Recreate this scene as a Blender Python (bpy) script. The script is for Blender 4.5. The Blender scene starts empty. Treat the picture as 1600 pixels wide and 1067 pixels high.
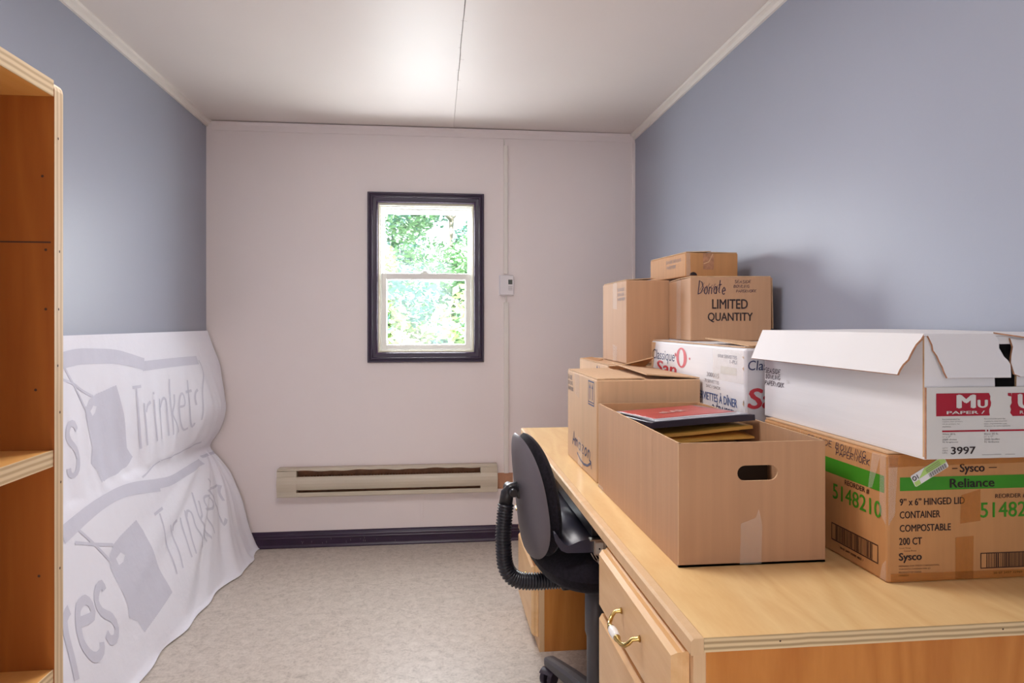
import bpy, bmesh, math, random
from mathutils import Vector, Matrix
from mathutils.geometry import tessellate_polygon

SC = bpy.context.scene
COL = SC.collection
R = math.radians
PI = math.pi
random.seed(7)

# ---------------------------------------------------------------- camera
cd = bpy.data.cameras.new('camera')
cam = bpy.data.objects.new('camera', cd)
COL.objects.link(cam)
cam.location = (0, 0, 1.205)
cam.rotation_euler = (R(90), 0, -math.atan2(119, 1075))
cd.sensor_width = 36
cd.lens = 1075 / 1600 * 36
cd.shift_y = -29.5 / 1600
cd.clip_start = 0.05
SC.camera = cam

# ---------------------------------------------------------------- world, sun, daylight, exposure
W = bpy.data.worlds.new('world')
SC.world = W
W.use_nodes = True
bg = W.node_tree.nodes['Background']
bg.inputs[0].default_value = (0.80, 0.90, 1.0, 1)
bg.inputs[1].default_value = 2.4

def lamp(name, kind, loc, aim, energy, color, **kw):
    l = bpy.data.lights.new(name, kind)
    l.energy = energy
    l.color = color
    for k, v in kw.items():
        setattr(l, k, v)
    o = bpy.data.objects.new(name, l)
    COL.objects.link(o)
    o.location = loc
    o.rotation_euler = (Vector(aim) - Vector(loc)).to_track_quat('-Z', 'Y').to_euler()
    return o

lamp('sun', 'SUN', (3, -5, 9), (0.6, 6, 0), 24.0, (1.0, 0.97, 0.92), angle=R(2))
lamp('window_daylight', 'AREA', (-0.05, 3.99, 1.46), (0.0, 0.6, 0.85), 34, (0.92, 0.96, 1.0), shape='RECTANGLE', size=0.52, size_y=0.80)
lamp('rear_fill', 'AREA', (-0.25, -1.58, 1.25), (-0.25, 3, 1.1), 7, (1.0, 0.96, 0.94), shape='RECTANGLE', size=0.9, size_y=1.9)  # added fill behind the camera, not a known light source
lamp('overhead_fill', 'AREA', (-0.12, 1.60, 2.22), (-0.12, 1.60, 0), 16, (1.0, 0.95, 0.92), shape='DISK', size=0.5)  # added overhead fill without a fixture, brightens carton sides and walls

SC.view_settings.view_transform = 'Standard'
SC.view_settings.look = 'None'
SC.view_settings.exposure = 0.15
SC.view_settings.gamma = 1.0
SC.view_settings.use_curve_mapping = False
SC.cycles.use_denoising = True
SC.cycles.max_bounces = 10
SC.cycles.diffuse_bounces = 6

# ---------------------------------------------------------------- materials
MATS = {}

def s2l(c):
    return tuple((x / 255 / 12.92) if x / 255 <= 0.04045 else ((x / 255 + 0.055) / 1.055) ** 2.4 for x in c)

def mat(name, rgb, rough=0.6, metal=0.0, var=0.06, scale=8.0, stretch=(1, 1, 1), bump=0.0, bscale=60.0, spec=0.5, coat=0.0, detail=4.0, sheen=0.0, bdist=0.002):
    """plain procedural surface: colour varied by a noise, with optional bump"""
    m = bpy.data.materials.new(name)
    m.use_nodes = True
    nt = m.node_tree
    N, L = nt.nodes, nt.links
    p = N['Principled BSDF']
    c = s2l(rgb)
    p.inputs['Roughness'].default_value = rough
    p.inputs['Metallic'].default_value = metal
    p.inputs['Specular IOR Level'].default_value = spec
    p.inputs['Coat Weight'].default_value = coat
    p.inputs['Coat Roughness'].default_value = 0.25
    p.inputs['Sheen Weight'].default_value = sheen
    tc = N.new('ShaderNodeTexCoord')
    mp = N.new('ShaderNodeMapping')
    mp.inputs['Scale'].default_value = stretch
    L.new(tc.outputs['Object'], mp.inputs[0])
    nz = N.new('ShaderNodeTexNoise')
    nz.inputs['Scale'].default_value = scale
    nz.inputs['Detail'].default_value = detail
    L.new(mp.outputs[0], nz.inputs['Vector'])
    rp = N.new('ShaderNodeValToRGB')
    rp.color_ramp.elements[0].position = 0.3
    rp.color_ramp.elements[1].position = 0.7
    rp.color_ramp.elements[0].color = tuple(x * (1 - var) for x in c) + (1,)
    rp.color_ramp.elements[1].color = tuple(min(1, x * (1 + var)) for x in c) + (1,)
    L.new(nz.outputs['Fac'], rp.inputs[0])
    L.new(rp.outputs[0], p.inputs['Base Color'])
    if bump:
        b = N.new('ShaderNodeBump')
        b.inputs['Strength'].default_value = bump
        b.inputs['Distance'].default_value = bdist
        n2 = N.new('ShaderNodeTexNoise')
        n2.inputs['Scale'].default_value = bscale
        n2.inputs['Detail'].default_value = 3
        L.new(mp.outputs[0], n2.inputs['Vector'])
        L.new(n2.outputs['Fac'], b.inputs['Height'])
        L.new(b.outputs[0], p.inputs['Normal'])
    MATS[name] = m
    return m

def wood(name, c1, c2, rough=0.35, grain=(1, 1, 1), scale=3.0, coat=0.2, rings=5.0, dist=3.0):
    """veneer: wavy cathedral grain plus fine pores"""
    m = bpy.data.materials.new(name)
    m.use_nodes = True
    nt = m.node_tree
    N, L = nt.nodes, nt.links
    p = N['Principled BSDF']
    p.inputs['Roughness'].default_value = rough
    p.inputs['Coat Weight'].default_value = coat
    p.inputs['Coat Roughness'].default_value = 0.2
    tc = N.new('ShaderNodeTexCoord')
    mp = N.new('ShaderNodeMapping')
    mp.inputs['Scale'].default_value = grain
    L.new(tc.outputs['Object'], mp.inputs[0])
    nz = N.new('ShaderNodeTexNoise')
    nz.inputs['Scale'].default_value = scale
    nz.inputs['Detail'].default_value = 2
    nz.inputs['Distortion'].default_value = 0.6
    L.new(mp.outputs[0], nz.inputs['Vector'])
    mul = N.new('ShaderNodeMath')
    mul.operation = 'MULTIPLY'
    mul.inputs[1].default_value = rings
    L.new(nz.outputs['Fac'], mul.inputs[0])
    fr = N.new('ShaderNodeMath')
    fr.operation = 'PINGPONG'
    fr.inputs[1].default_value = 0.5
    L.new(mul.outputs[0], fr.inputs[0])
    fine = N.new('ShaderNodeTexNoise')
    fine.inputs['Scale'].default_value = scale * 22
    fine.inputs['Detail'].default_value = 5
    L.new(mp.outputs[0], fine.inputs['Vector'])
    mixf = N.new('ShaderNodeMath')
    mixf.operation = 'MULTIPLY_ADD'
    mixf.inputs[1].default_value = 0.55
    L.new(fine.outputs['Fac'], mixf.inputs[0])
    L.new(fr.outputs[0], mixf.inputs[2])
    rp = N.new('ShaderNodeValToRGB')
    rp.color_ramp.elements[0].position = 0.15
    rp.color_ramp.elements[1].position = 0.85
    rp.color_ramp.elements[0].color = s2l(c1) + (1,)
    rp.color_ramp.elements[1].color = s2l(c2) + (1,)
    L.new(mixf.outputs[0], rp.inputs[0])
    L.new(rp.outputs[0], p.inputs['Base Color'])
    MATS[name] = m
    return m

def ply(name, axis, c1, c2, period):
    """cut plywood edge: light and dark plies across the thickness axis"""
    m = bpy.data.materials.new(name)
    m.use_nodes = True
    nt = m.node_tree
    N, L = nt.nodes, nt.links
    p = N['Principled BSDF']
    p.inputs['Roughness'].default_value = 0.5
    tc = N.new('ShaderNodeTexCoord')
    sp = N.new('ShaderNodeSeparateXYZ')
    L.new(tc.outputs['Object'], sp.inputs[0])
    ml = N.new('ShaderNodeMath')
    ml.operation = 'MULTIPLY'
    ml.inputs[1].default_value = 1 / period
    L.new(sp.outputs[axis], ml.inputs[0])
    nz = N.new('ShaderNodeTexNoise')
    nz.inputs['Scale'].default_value = 14
    L.new(tc.outputs['Object'], nz.inputs['Vector'])
    ad = N.new('ShaderNodeMath')
    ad.operation = 'MULTIPLY_ADD'
    ad.inputs[1].default_value = 0.35
    L.new(nz.outputs['Fac'], ad.inputs[0])
    L.new(ml.outputs[0], ad.inputs[2])
    pp = N.new('ShaderNodeMath')
    pp.operation = 'PINGPONG'
    pp.inputs[1].default_value = 0.5
    L.new(ad.outputs[0], pp.inputs[0])
    rp = N.new('ShaderNodeValToRGB')
    rp.color_ramp.elements[0].position = 0.1
    rp.color_ramp.elements[1].position = 0.35
    rp.color_ramp.elements[0].color = s2l(c1) + (1,)
    rp.color_ramp.elements[1].color = s2l(c2) + (1,)
    L.new(pp.outputs[0], rp.inputs[0])
    L.new(rp.outputs[0], p.inputs['Base Color'])
    MATS[name] = m
    return m

def clear(name, tint, fac, rough=0.1, diffuse=False):
    """see-through film: part transparent, part glossy or milky"""
    m = bpy.data.materials.new(name)
    m.use_nodes = True
    nt = m.node_tree
    N, L = nt.nodes, nt.links
    N.remove(N['Principled BSDF'])
    t = N.new('ShaderNodeBsdfTransparent')
    if diffuse:
        g = N.new('ShaderNodeBsdfPrincipled')
        g.inputs['Base Color'].default_value = s2l(tint) + (1,)
        g.inputs['Roughness'].default_value = rough
    else:
        g = N.new('ShaderNodeBsdfGlossy')
        g.inputs['Color'].default_value = (1, 1, 1, 1)
        g.inputs['Roughness'].default_value = rough
    nz = N.new('ShaderNodeTexNoise')
    nz.inputs['Scale'].default_value = 6
    mr = N.new('ShaderNodeMapRange')
    mr.inputs[3].default_value = fac * 0.75
    mr.inputs[4].default_value = fac * 1.25
    L.new(nz.outputs['Fac'], mr.inputs[0])
    mx = N.new('ShaderNodeMixShader')
    L.new(mr.outputs[0], mx.inputs[0])
    L.new(t.outputs[0], mx.inputs[1])
    L.new(g.outputs[0], mx.inputs[2])
    L.new(mx.outputs[0], N['Material Output'].inputs[0])
    MATS[name] = m
    return m

mat('paint_white', (233, 224, 223), 0.55, var=0.02, scale=1.5, bump=0.05, bscale=200)
mat('paint_blue', (154, 159, 175), 0.45, var=0.02, scale=1.5, bump=0.05, bscale=200)
mat('ceiling_paint', (226, 218, 214), 0.52, spec=0.3, var=0.015, scale=2, bump=0.10, bscale=45, bdist=0.001)
mat('trim_paint', (228, 222, 216), 0.4, var=0.02)
mat('crack', (120, 110, 105), 0.8)
mat('dark_trim', (44, 22, 52), 0.34, var=0.10, scale=20, bump=0.1, bscale=90)
mat('scuff', (150, 140, 140), 0.7)
mat('bare_board', (186, 138, 108), 0.7, var=0.12, scale=30)
mat('vinyl', (236, 236, 232), 0.35, var=0.01)
mat('vinyl_cream', (214, 210, 190), 0.45, var=0.02)
mat('heater_enamel', (198, 187, 168), 0.4, var=0.03, scale=6)
mat('heater_inside', (140, 96, 66), 0.6, var=0.25, scale=25)
mat('black_gap', (16, 12, 12), 0.9)
mat('plastic_white', (226, 222, 226), 0.4, var=0.01)
mat('screen_grey', (92, 100, 96), 0.25)
mat('screen_ink', (30, 34, 34), 0.4)
mat('kraft', (186, 144, 110), 0.75, var=0.05, scale=5, stretch=(14, 14, 0.6), bump=0.08, bscale=12)
mat('kraft_pale', (206, 168, 132), 0.75, var=0.05, scale=5, stretch=(14, 14, 0.6), bump=0.08, bscale=12)
mat('kraft_warm', (190, 138, 88), 0.72, var=0.06, scale=5, stretch=(14, 14, 0.6), bump=0.08, bscale=12)
mat('kraft_edge', (206, 170, 132), 0.85, var=0.12, scale=60)
mat('kraft_torn', (176, 128, 98), 0.9, var=0.2, scale=90, bump=0.4, bscale=120)
mat('carton_white', (226, 225, 230), 0.6, var=0.02, scale=4, stretch=(1, 1, 14), bump=0.12, bscale=9)
mat('carton_white_plain', (222, 220, 222), 0.6, var=0.02, scale=5, bump=0.05, bscale=20)
mat('label_grey', (210, 208, 204), 0.5, var=0.02)
mat('ink_black', (40, 26, 28), 0.6)
mat('ink_marker', (66, 50, 66), 0.6)
mat('ink_faint', (132, 122, 126), 0.7)
mat('ink_navy', (58, 66, 108), 0.6)
mat('ink_blue', (66, 92, 150), 0.6)
mat('ink_red', (204, 62, 74), 0.55)
mat('ink_crimson', (160, 18, 42), 0.55, var=0.08)
mat('ink_green', (58, 138, 28), 0.5, var=0.05)
mat('ink_brown', (70, 40, 26), 0.6)
mat('ink_grey', (120, 116, 114), 0.6)
mat('paper_white', (232, 232, 234), 0.6)
mat('paper_lime', (176, 214, 120), 0.6)
clear('tape_clear', (245, 235, 225), 0.22, 0.22, diffuse=True)
clear('tape_amber', (196, 120, 36), 0.40, 0.3, diffuse=True)
clear('glass', (255, 255, 255), 0.05, 0.02)
mat('manila', (222, 172, 84), 0.5, var=0.08, scale=14, bump=0.25, bscale=18)
mat('red_cover', (176, 62, 60), 0.35, var=0.05)
mat('cover_print', (228, 190, 184), 0.5)
mat('folder_dark', (38, 32, 50), 0.3, var=0.15)
mat('folder_black', (14, 12, 14), 0.5)
mat('sleeve', (206, 210, 220), 0.25, var=0.05)
wood('maple_top', (230, 188, 128), (242, 208, 150), 0.38, (3, 0.55, 3), 2.2, 0.25, 6)
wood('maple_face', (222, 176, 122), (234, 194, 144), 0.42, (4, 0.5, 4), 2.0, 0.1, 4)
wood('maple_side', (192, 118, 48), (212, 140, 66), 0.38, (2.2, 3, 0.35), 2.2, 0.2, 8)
wood('maple_stile', (214, 176, 132), (226, 190, 148), 0.6, (6, 6, 0.4), 2.0, 0.0, 3)
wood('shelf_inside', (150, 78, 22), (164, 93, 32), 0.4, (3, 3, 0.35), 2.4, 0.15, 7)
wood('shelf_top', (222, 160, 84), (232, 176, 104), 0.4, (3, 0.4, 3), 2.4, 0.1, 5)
ply('ply_y', 1, (212, 184, 144), (234, 210, 174), 0.0085)
ply('ply_z', 2, (206, 176, 132), (238, 214, 174), 0.0075)
ply('ply_top', 2, (176, 148, 108), (226, 200, 156), 0.0080)
mat('chair_shell', (96, 90, 96), 0.42, var=0.03, bump=0.06, bscale=220)
mat('chair_fabric', (26, 22, 30), 0.95, var=0.4, scale=120, bump=0.5, bscale=260, sheen=0.08, spec=0.2)
mat('chair_plastic', (30, 28, 32), 0.38, var=0.06)
mat('chair_grey_metal', (86, 84, 88), 0.38, var=0.03)
mat('bellows_rubber', (38, 37, 44), 0.28, var=0.05)
mat('caster_plum', (52, 40, 56), 0.45)
mat('tray_plastic', (56, 56, 72), 0.30, var=0.05)
mat('steel', (200, 190, 180), 0.3, 0.9)
mat('brass', (198, 168, 104), 0.26, 1.0)
mat('ceramic', (240, 238, 236), 0.2, var=0.0)
mat('cloth_white', (236, 237, 248), 0.85, var=0.02, scale=3, bump=0.45, bscale=17, bdist=0.006)
mat('cloth_print', (210, 211, 226), 0.85, var=0.02, bump=0.45, bscale=17, bdist=0.006)
mat('leaf', (158, 196, 158), 0.55, var=0.35, scale=1.2, spec=0.3)
mat('leaf_pale', (206, 222, 172), 0.55, var=0.3, scale=1.2, spec=0.3)
mat('leaf_blue', (134, 178, 172), 0.55, var=0.3, scale=1.2, spec=0.3)
mat('bark', (150, 140, 130), 0.9, var=0.2, bump=0.5)
mat('grass_ground', (118, 140, 82), 0.9, var=0.2)

def floor_mat():
    m = bpy.data.materials.new('floor_vinyl')
    m.use_nodes = True
    N, L = m.node_tree.nodes, m.node_tree.links
    p = N['Principled BSDF']
    p.inputs['Roughness'].default_value = 0.42
    tc = N.new('ShaderNodeTexCoord')
    a = N.new('ShaderNodeTexNoise')
    a.inputs['Scale'].default_value = 30
    a.inputs['Detail'].default_value = 9
    a.inputs['Roughness'].default_value = 0.72
    a.inputs['Distortion'].default_value = 0.8
    L.new(tc.outputs['Object'], a.inputs['Vector'])
    b = N.new('ShaderNodeTexNoise')
    b.inputs['Scale'].default_value = 110
    b.inputs['Detail'].default_value = 6
    b.inputs['Roughness'].default_value = 0.7
    L.new(tc.outputs['Object'], b.inputs['Vector'])
    ad = N.new('ShaderNodeMath')
    ad.operation = 'MULTIPLY_ADD'
    ad.inputs[1].default_value = 0.7
    L.new(b.outputs['Fac'], ad.inputs[0])
    L.new(a.outputs['Fac'], ad.inputs[2])
    rp = N.new('ShaderNodeValToRGB')
    e = rp.color_ramp.elements
    e[0].position = 0.62
    e[0].color = s2l((164, 153, 142)) + (1,)
    e[1].position = 1.05
    e[1].color = s2l((208, 198, 187)) + (1,)
    x = e.new(0.82)
    x.color = s2l((194, 183, 172)) + (1,)
    L.new(ad.outputs[0], rp.inputs[0])
    L.new(rp.outputs[0], p.inputs['Base Color'])
    MATS['floor_vinyl'] = m
floor_mat()

# ---------------------------------------------------------------- mesh helpers
class MB:
    """collects geometry for ONE mesh object, with several material slots"""
    def __init__(self):
        self.bm = bmesh.new()
        self.slots = []

    def mi(self, m):
        if m not in self.slots:
            self.slots.append(m)
        return self.slots.index(m)

    def face(self, pts, m):
        f = self.bm.faces.new([self.bm.verts.new(p) for p in pts])
        f.material_index = self.mi(m)
        return f

    def box(self, x0, x1, y0, y1, z0, z1, m, bevel=0.0, M=None, seg=2):
        b = bmesh.new()
        bmesh.ops.create_cube(b, size=1)
        for v in b.verts:
            v.co = Vector((x0 + (v.co.x + .5) * (x1 - x0), y0 + (v.co.y + .5) * (y1 - y0), z0 + (v.co.z + .5) * (z1 - z0)))
        if bevel:
            bmesh.ops.bevel(b, geom=list(b.edges), offset=bevel, segments=seg, profile=0.5, affect='EDGES')
        self.merge(b, m, M)

    def merge(self, b, m, M=None):
        if M is not None:
            b.transform(M)
        k = self.mi(m)
        vm = {v: self.bm.verts.new(v.co) for v in b.verts}
        for f in b.faces:
            try:
                g = self.bm.faces.new([vm[v] for v in f.verts])
                g.material_index = k
                g.smooth = f.smooth
            except ValueError:
                pass
        b.free()

    def plate(self, outline, n, t, m, holes=(), edge=None):
        """flat polygon of 3D points, given thickness t along n (towards n), with holes"""
        n = Vector(n).normalized()
        loops = [[Vector(p) for p in outline]] + [[Vector(p) for p in h] for h in holes]
        tris = tessellate_polygon(loops)
        flat = [p for l in loops for p in l]
        k, ke = self.mi(m), self.mi(edge or m)
        lo = [self.bm.verts.new(p) for p in flat]
        hi = [self.bm.verts.new(p + n * t) for p in flat]
        for tr in tris:
            for vs, want in ((lo, -n), (hi, n)):
                f = self.bm.faces.new([vs[i] for i in tr])
                f.normal_update()
                if f.normal.dot(want) < 0:
                    f.normal_flip()
                f.material_index = k
        o = 0
        for l in loops:
            c = len(l)
            for i in range(c):
                j = (i + 1) % c
                f = self.bm.faces.new([lo[o + i], lo[o + j], hi[o + j], hi[o + i]])
                f.material_index = ke
            o += c

    def grid(self, rows, m, smooth=True, close_u=False):
        k = self.mi(m)
        vv = [[self.bm.verts.new(p) for p in r] for r in rows]
        for i in range(len(vv) - 1):
            n = len(vv[i])
            for j in range(n if close_u else n - 1):
                f = self.bm.faces.new([vv[i][j], vv[i][(j + 1) % n], vv[i + 1][(j + 1) % n], vv[i + 1][j]])
                f.material_index = k
                f.smooth = smooth
        return vv

    def cap(self, vs, m, smooth=False):
        f = self.bm.faces.new(vs)
        f.material_index = self.mi(m)
        f.smooth = smooth

    def tube(self, pts, rad, m, seg=16, caps=True, flat=1.0):
        pts = [Vector(p) for p in pts]
        rad = rad if isinstance(rad, (list, tuple)) else [rad] * len(pts)
        rows = []
        up = None
        for i, p in enumerate(pts):
            t = (pts[min(i + 1, len(pts) - 1)] - pts[max(i - 1, 0)]).normalized()
            if up is None:
                up = t.orthogonal().normalized()
            up = (up - t * up.dot(t)).normalized()
            s = t.cross(up)
            rows.append([p + (up * math.cos(2 * PI * a / seg) + s * math.sin(2 * PI * a / seg) * flat) * rad[i] for a in range(seg)])
        vv = self.grid(rows, m, True, True)
        if caps:
            self.cap(list(reversed(vv[0])), m)
            self.cap(vv[-1], m)

    def lathe(self, prof, m, c=(0, 0, 0), seg=24, M=None):
        """profile of (r, z) turned about z"""
        b = MB()
        b.slots = [m]
        rows = [[Vector((r * math.cos(2 * PI * a / seg), r * math.sin(2 * PI * a / seg), z)) + Vector(c) for a in range(seg)] for r, z in prof]
        vv = b.grid(rows, m, True, True)
        if prof[0][0] > 1e-5:
            b.cap(list(reversed(vv[0])), m)
        if prof[-1][0] > 1e-5:
            b.cap(vv[-1], m)
        self.merge(b.bm, m, M)

    def extrude(self, prof, axis, a0, a1, m, caps=True, smooth=False):
        """closed 2D profile swept along an axis ('x': profile (y,z); 'y': (x,z); 'z': (x,y))"""
        def P(q, a):
            return {'x': (a, q[0], q[1]), 'y': (q[0], a, q[1]), 'z': (q[0], q[1], a)}[axis]
        k = self.mi(m)
        A = [self.bm.verts.new(P(q, a0)) for q in prof]
        B = [self.bm.verts.new(P(q, a1)) for q in prof]
        n = len(prof)
        for i in range(n):
            f = self.bm.faces.new([A[i], A[(i + 1) % n], B[(i + 1) % n], B[i]])
            f.material_index = k
            f.smooth = smooth
        if caps:
            for vs in (A, B):
                for tr in tessellate_polygon([[v.co for v in vs]]):
                    f = self.bm.faces.new([vs[i] for i in tr])
                    f.material_index = k

    def build(self, name, parent=None, loc=None, rot=None, normals=True):
        if normals:
            bmesh.ops.recalc_face_normals(self.bm, faces=self.bm.faces)
        me = bpy.data.meshes.new(name)
        self.bm.to_mesh(me)
        self.bm.free()
        for s in self.slots:
            me.materials.append(MATS[s])
        o = bpy.data.objects.new(name, me)
        COL.objects.link(o)
        if parent is not None:
            o.parent = parent
        if loc is not None:
            o.location = loc
        if rot is not None:
            o.rotation_euler = rot
        return o

def tag(o, label=None, cat=None, group=None, kind=None):
    if label: o['label'] = label
    if cat: o['category'] = cat
    if group: o['group'] = group
    if kind: o['kind'] = kind
    return o

def thing(name, label, cat, loc=(0, 0, 0), rz=0.0, group=None, kind=None):
    o = bpy.data.objects.new(name, None)
    COL.objects.link(o)
    o.location = loc
    o.rotation_euler = (0, 0, rz)
    o.empty_display_size = 0.05
    return tag(o, label, cat, group, kind)

# ---------------------------------------------------------------- printing on flat faces
class Face:
    """a flat face with its own u,v axes; prints lie a hair in front of it"""
    def __init__(self, mb, o, u, v, eps=0.0006):
        self.mb, self.o, self.u, self.v = mb, Vector(o), Vector(u), Vector(v)
        self.n = self.u.cross(self.v)
        self.eps = eps

    def P(self, a, b, lift=1.0):
        return self.o + self.u * a + self.v * b + self.n * self.eps * lift

    def poly(self, pts, m, lift=1.0):
        k = self.mb.mi(m)
        vs = [self.mb.bm.verts.new(self.P(a, b, lift)) for a, b in pts]
        if len(vs) <= 4:
            fs = [vs]
        else:
            fs = [[vs[i] for i in t] for t in tessellate_polygon([[Vector((a, b, 0)) for a, b in pts]])]
        for q in fs:
            f = self.mb.bm.faces.new(q)
            f.material_index = k
            f.normal_update()
            if f.normal.dot(self.n) < 0:
                f.normal_flip()

    def rect(self, a0, b0, a1, b1, m, lift=1.0):
        self.poly([(a0, b0), (a1, b0), (a1, b1), (a0, b1)], m, lift)

    def frame(self, a0, b0, a1, b1, w, m, lift=1.0):
        self.rect(a0, b0, a1, b0 + w, m, lift); self.rect(a0, b1 - w, a1, b1, m, lift)
        self.rect(a0, b0 + w, a0 + w, b1 - w, m, lift); self.rect(a1 - w, b0 + w, a1, b1 - w, m, lift)

    def text(self, s, a0, b0, a1, b1, m, bold=0.0, shear=0.0, lift=1.0, rot=0.0):
        c = bpy.data.curves.new('t', 'FONT')
        c.body = s
        c.size = 1.0
        c.shear = shear
        c.resolution_u = 3
        o = bpy.data.objects.new('t', c)
        COL.objects.link(o)
        dg = bpy.context.evaluated_depsgraph_get()
        me = bpy.data.meshes.new_from_object(o.evaluated_get(dg))
        xs = [v.co.x for v in me.vertices]; ys = [v.co.y for v in me.vertices]
        if xs:
            x0, x1, y0, y1 = min(xs), max(xs), min(ys), max(ys)
            sx = (a1 - a0) / max(x1 - x0, 1e-6); sy = (b1 - b0) / max(y1 - y0, 1e-6)
            cx, cy = (a0 + a1) / 2, (b0 + b1) / 2
            k = self.mb.mi(m)
            cr, sr = math.cos(rot), math.sin(rot)
            copies = [(0, 0)] if not bold else [(-bold * sx, 0), (bold * sx, 0), (0, .5 * bold * sy), (0, -.5 * bold * sy)]
            for ci, (ex, ey) in enumerate(copies):
              vs = []
              for v in me.vertices:
                a = a0 + (v.co.x - x0) * sx - cx; b = b0 + (v.co.y - y0) * sy - cy
                vs.append(self.mb.bm.verts.new(self.P(cx + ex + a * cr - b * sr, cy + ey + a * sr + b * cr, lift + .25 * ci)))
              for p in me.polygons:
                try:
                    f = self.mb.bm.faces.new([vs[i] for i in p.vertices])
                    f.material_index = k
                    f.normal_update()
                    if f.normal.dot(self.n) < 0:
                        f.normal_flip()
                except ValueError:
                    pass
        bpy.data.objects.remove(o)
        bpy.data.curves.remove(c)
        bpy.data.meshes.remove(me)

    def stroke(self, pts, w, m, lift=1.0):
        pts = [Vector((a, b, 0)) for a, b in pts]
        L_, R_ = [], []
        for i, p in enumerate(pts):
            t = pts[min(i + 1, len(pts) - 1)] - pts[max(i - 1, 0)]
            if t.length < 1e-9:
                t = Vector((1, 0, 0))
            t.normalize()
            n = Vector((-t.y, t.x, 0)) * w / 2
            L_.append(p + n); R_.append(p - n)
        for i in range(len(pts) - 1):
            self.poly([(R_[i].x, R_[i].y), (R_[i + 1].x, R_[i + 1].y), (L_[i + 1].x, L_[i + 1].y), (L_[i].x, L_[i].y)], m, lift)

    def hand(self, s, a0, b0, a1, b1, w, m, slant=0.15, seed=1, lift=1.0):
        """felt-pen handwriting fitted into a box, from single-stroke letters"""
        rnd = random.Random(seed)
        x = 0.0
        strokes = []
        for ch in s:
            if ch == ' ':
                x += 0.6
                continue
            wd, ls = HAND[ch]
            dy = rnd.uniform(-0.06, 0.06)
            for l in ls:
                strokes.append([(x + px * 1.0 + slant * py + rnd.uniform(-.03, .03), py + dy + rnd.uniform(-.03, .03)) for px, py in l])
            x += wd + 0.22
        xs = [q[0] for l in strokes for q in l]; ys = [q[1] for l in strokes for q in l]
        x0, x1, y0, y1 = min(xs), max(xs), min(ys), max(ys)
        for l in strokes:
            self.stroke([(a0 + (q[0] - x0) / (x1 - x0) * (a1 - a0), b0 + (q[1] - y0) / (y1 - y0) * (b1 - b0)) for q in l], w, m, lift)

    def bars(self, a0, b0, a1, b1, m, seed=3, thin=0.0011):
        rnd = random.Random(seed)
        a = a0
        while a < a1 - thin:
            w = thin * rnd.choice((1, 1, 1.6, 2.4))
            self.rect(a, b0, min(a + w, a1), b1, m)
            a += w + thin * rnd.choice((0.8, 1.2, 2.0))

def arc(cx, cy, rx, ry, a0, a1, n=8):
    return [(cx + rx * math.cos(R(a0 + (a1 - a0) * i / n)), cy + ry * math.sin(R(a0 + (a1 - a0) * i / n))) for i in range(n + 1)]

HAND = {
    'A': (.7, [[(0, 0), (.35, 1), (.7, 0)], [(.12, .38), (.6, .38)]]),
    'B': (.6, [[(0, 0), (0, 1), (.45, .95), (.5, .7), (.05, .52), (.55, .42), (.6, .12), (0, 0)]]),
    'D': (.65, [[(.05, 0), (.05, 1), (.45, .9), (.65, .5), (.45, .08), (.05, 0)]]),
    'E': (.5, [[(.5, 1), (0, 1), (0, 0), (.55, 0)], [(0, .52), (.42, .52)]]),
    'G': (.65, [arc(.35, .5, .33, .5, 50, 320) + [(.64, .42), (.4, .42)]]),
    'I': (.12, [[(.06, 0), (.06, 1)]]),
    'K': (.6, [[(0, 0), (0, 1)], [(.55, 1), (.03, .48), (.62, 0)]]),
    'L': (.5, [[(0, 1), (0, 0), (.5, 0)]]),
    'N': (.65, [[(0, 0), (0, 1), (.6, 0), (.62, 1)]]),
    'O': (.62, [arc(.31, .5, .31, .5, 90, 450, 12)]),
    'P': (.55, [[(0, 0), (.02, 1), (.48, .95), (.52, .68), (.4, .5), (.02, .46)]]),
    'R': (.6, [[(0, 0), (.02, 1), (.48, .95), (.5, .68), (.02, .5), (.6, 0)]]),
    'S': (.55, [arc(.28, .75, .26, .25, 40, 270, 7) + arc(.28, .25, .26, .25, 90, -140, 7)]),
    'W': (.85, [[(0, 1), (.2, 0), (.42, .75), (.62, 0), (.85, 1)]]),
    'a': (.45, [arc(.22, .25, .2, .25, 60, 420, 9) + [(.42, .5), (.42, .05), (.5, 0)]]),
    'e': (.42, [[(.03, .26), (.4, .3)] + arc(.21, .26, .2, .25, 10, 320, 8)]),
    'o': (.42, [arc(.21, .25, .2, .25, 90, 450, 9)]),
    'n': (.42, [[(.02, .5), (.02, 0)], [(.02, .35), (.2, .5), (.38, .4), (.4, 0)]]),
    't': (.3, [[(.14, .95), (.12, .08), (.28, 0)], [(-.05, .62), (.34, .66)]]),
    'm': (.6, [[(.02, .5), (.02, 0)], [(.02, .36), (.16, .5), (.29, .38), (.29, 0)], [(.29, .36), (.44, .5), (.58, .38), (.58, 0)]]),
    'z': (.42, [[(.02, .5), (.4, .5), (.02, 0), (.44, 0)]]),
}

# ================================================================ THE ROOM
XL, XR, YB, YF, ZC = -1.209, 1.122, 3.80, -1.60, 2.275

def struct(o, label=None):
    return tag(o, label, None, None, 'structure')

m = MB()
m.box(XL - .12, XR + .12, YF - .12, YB + .12, -.10, 0, 'floor_vinyl')
struct(m.build('floor'), 'beige mottled stone-pattern vinyl floor')

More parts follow.
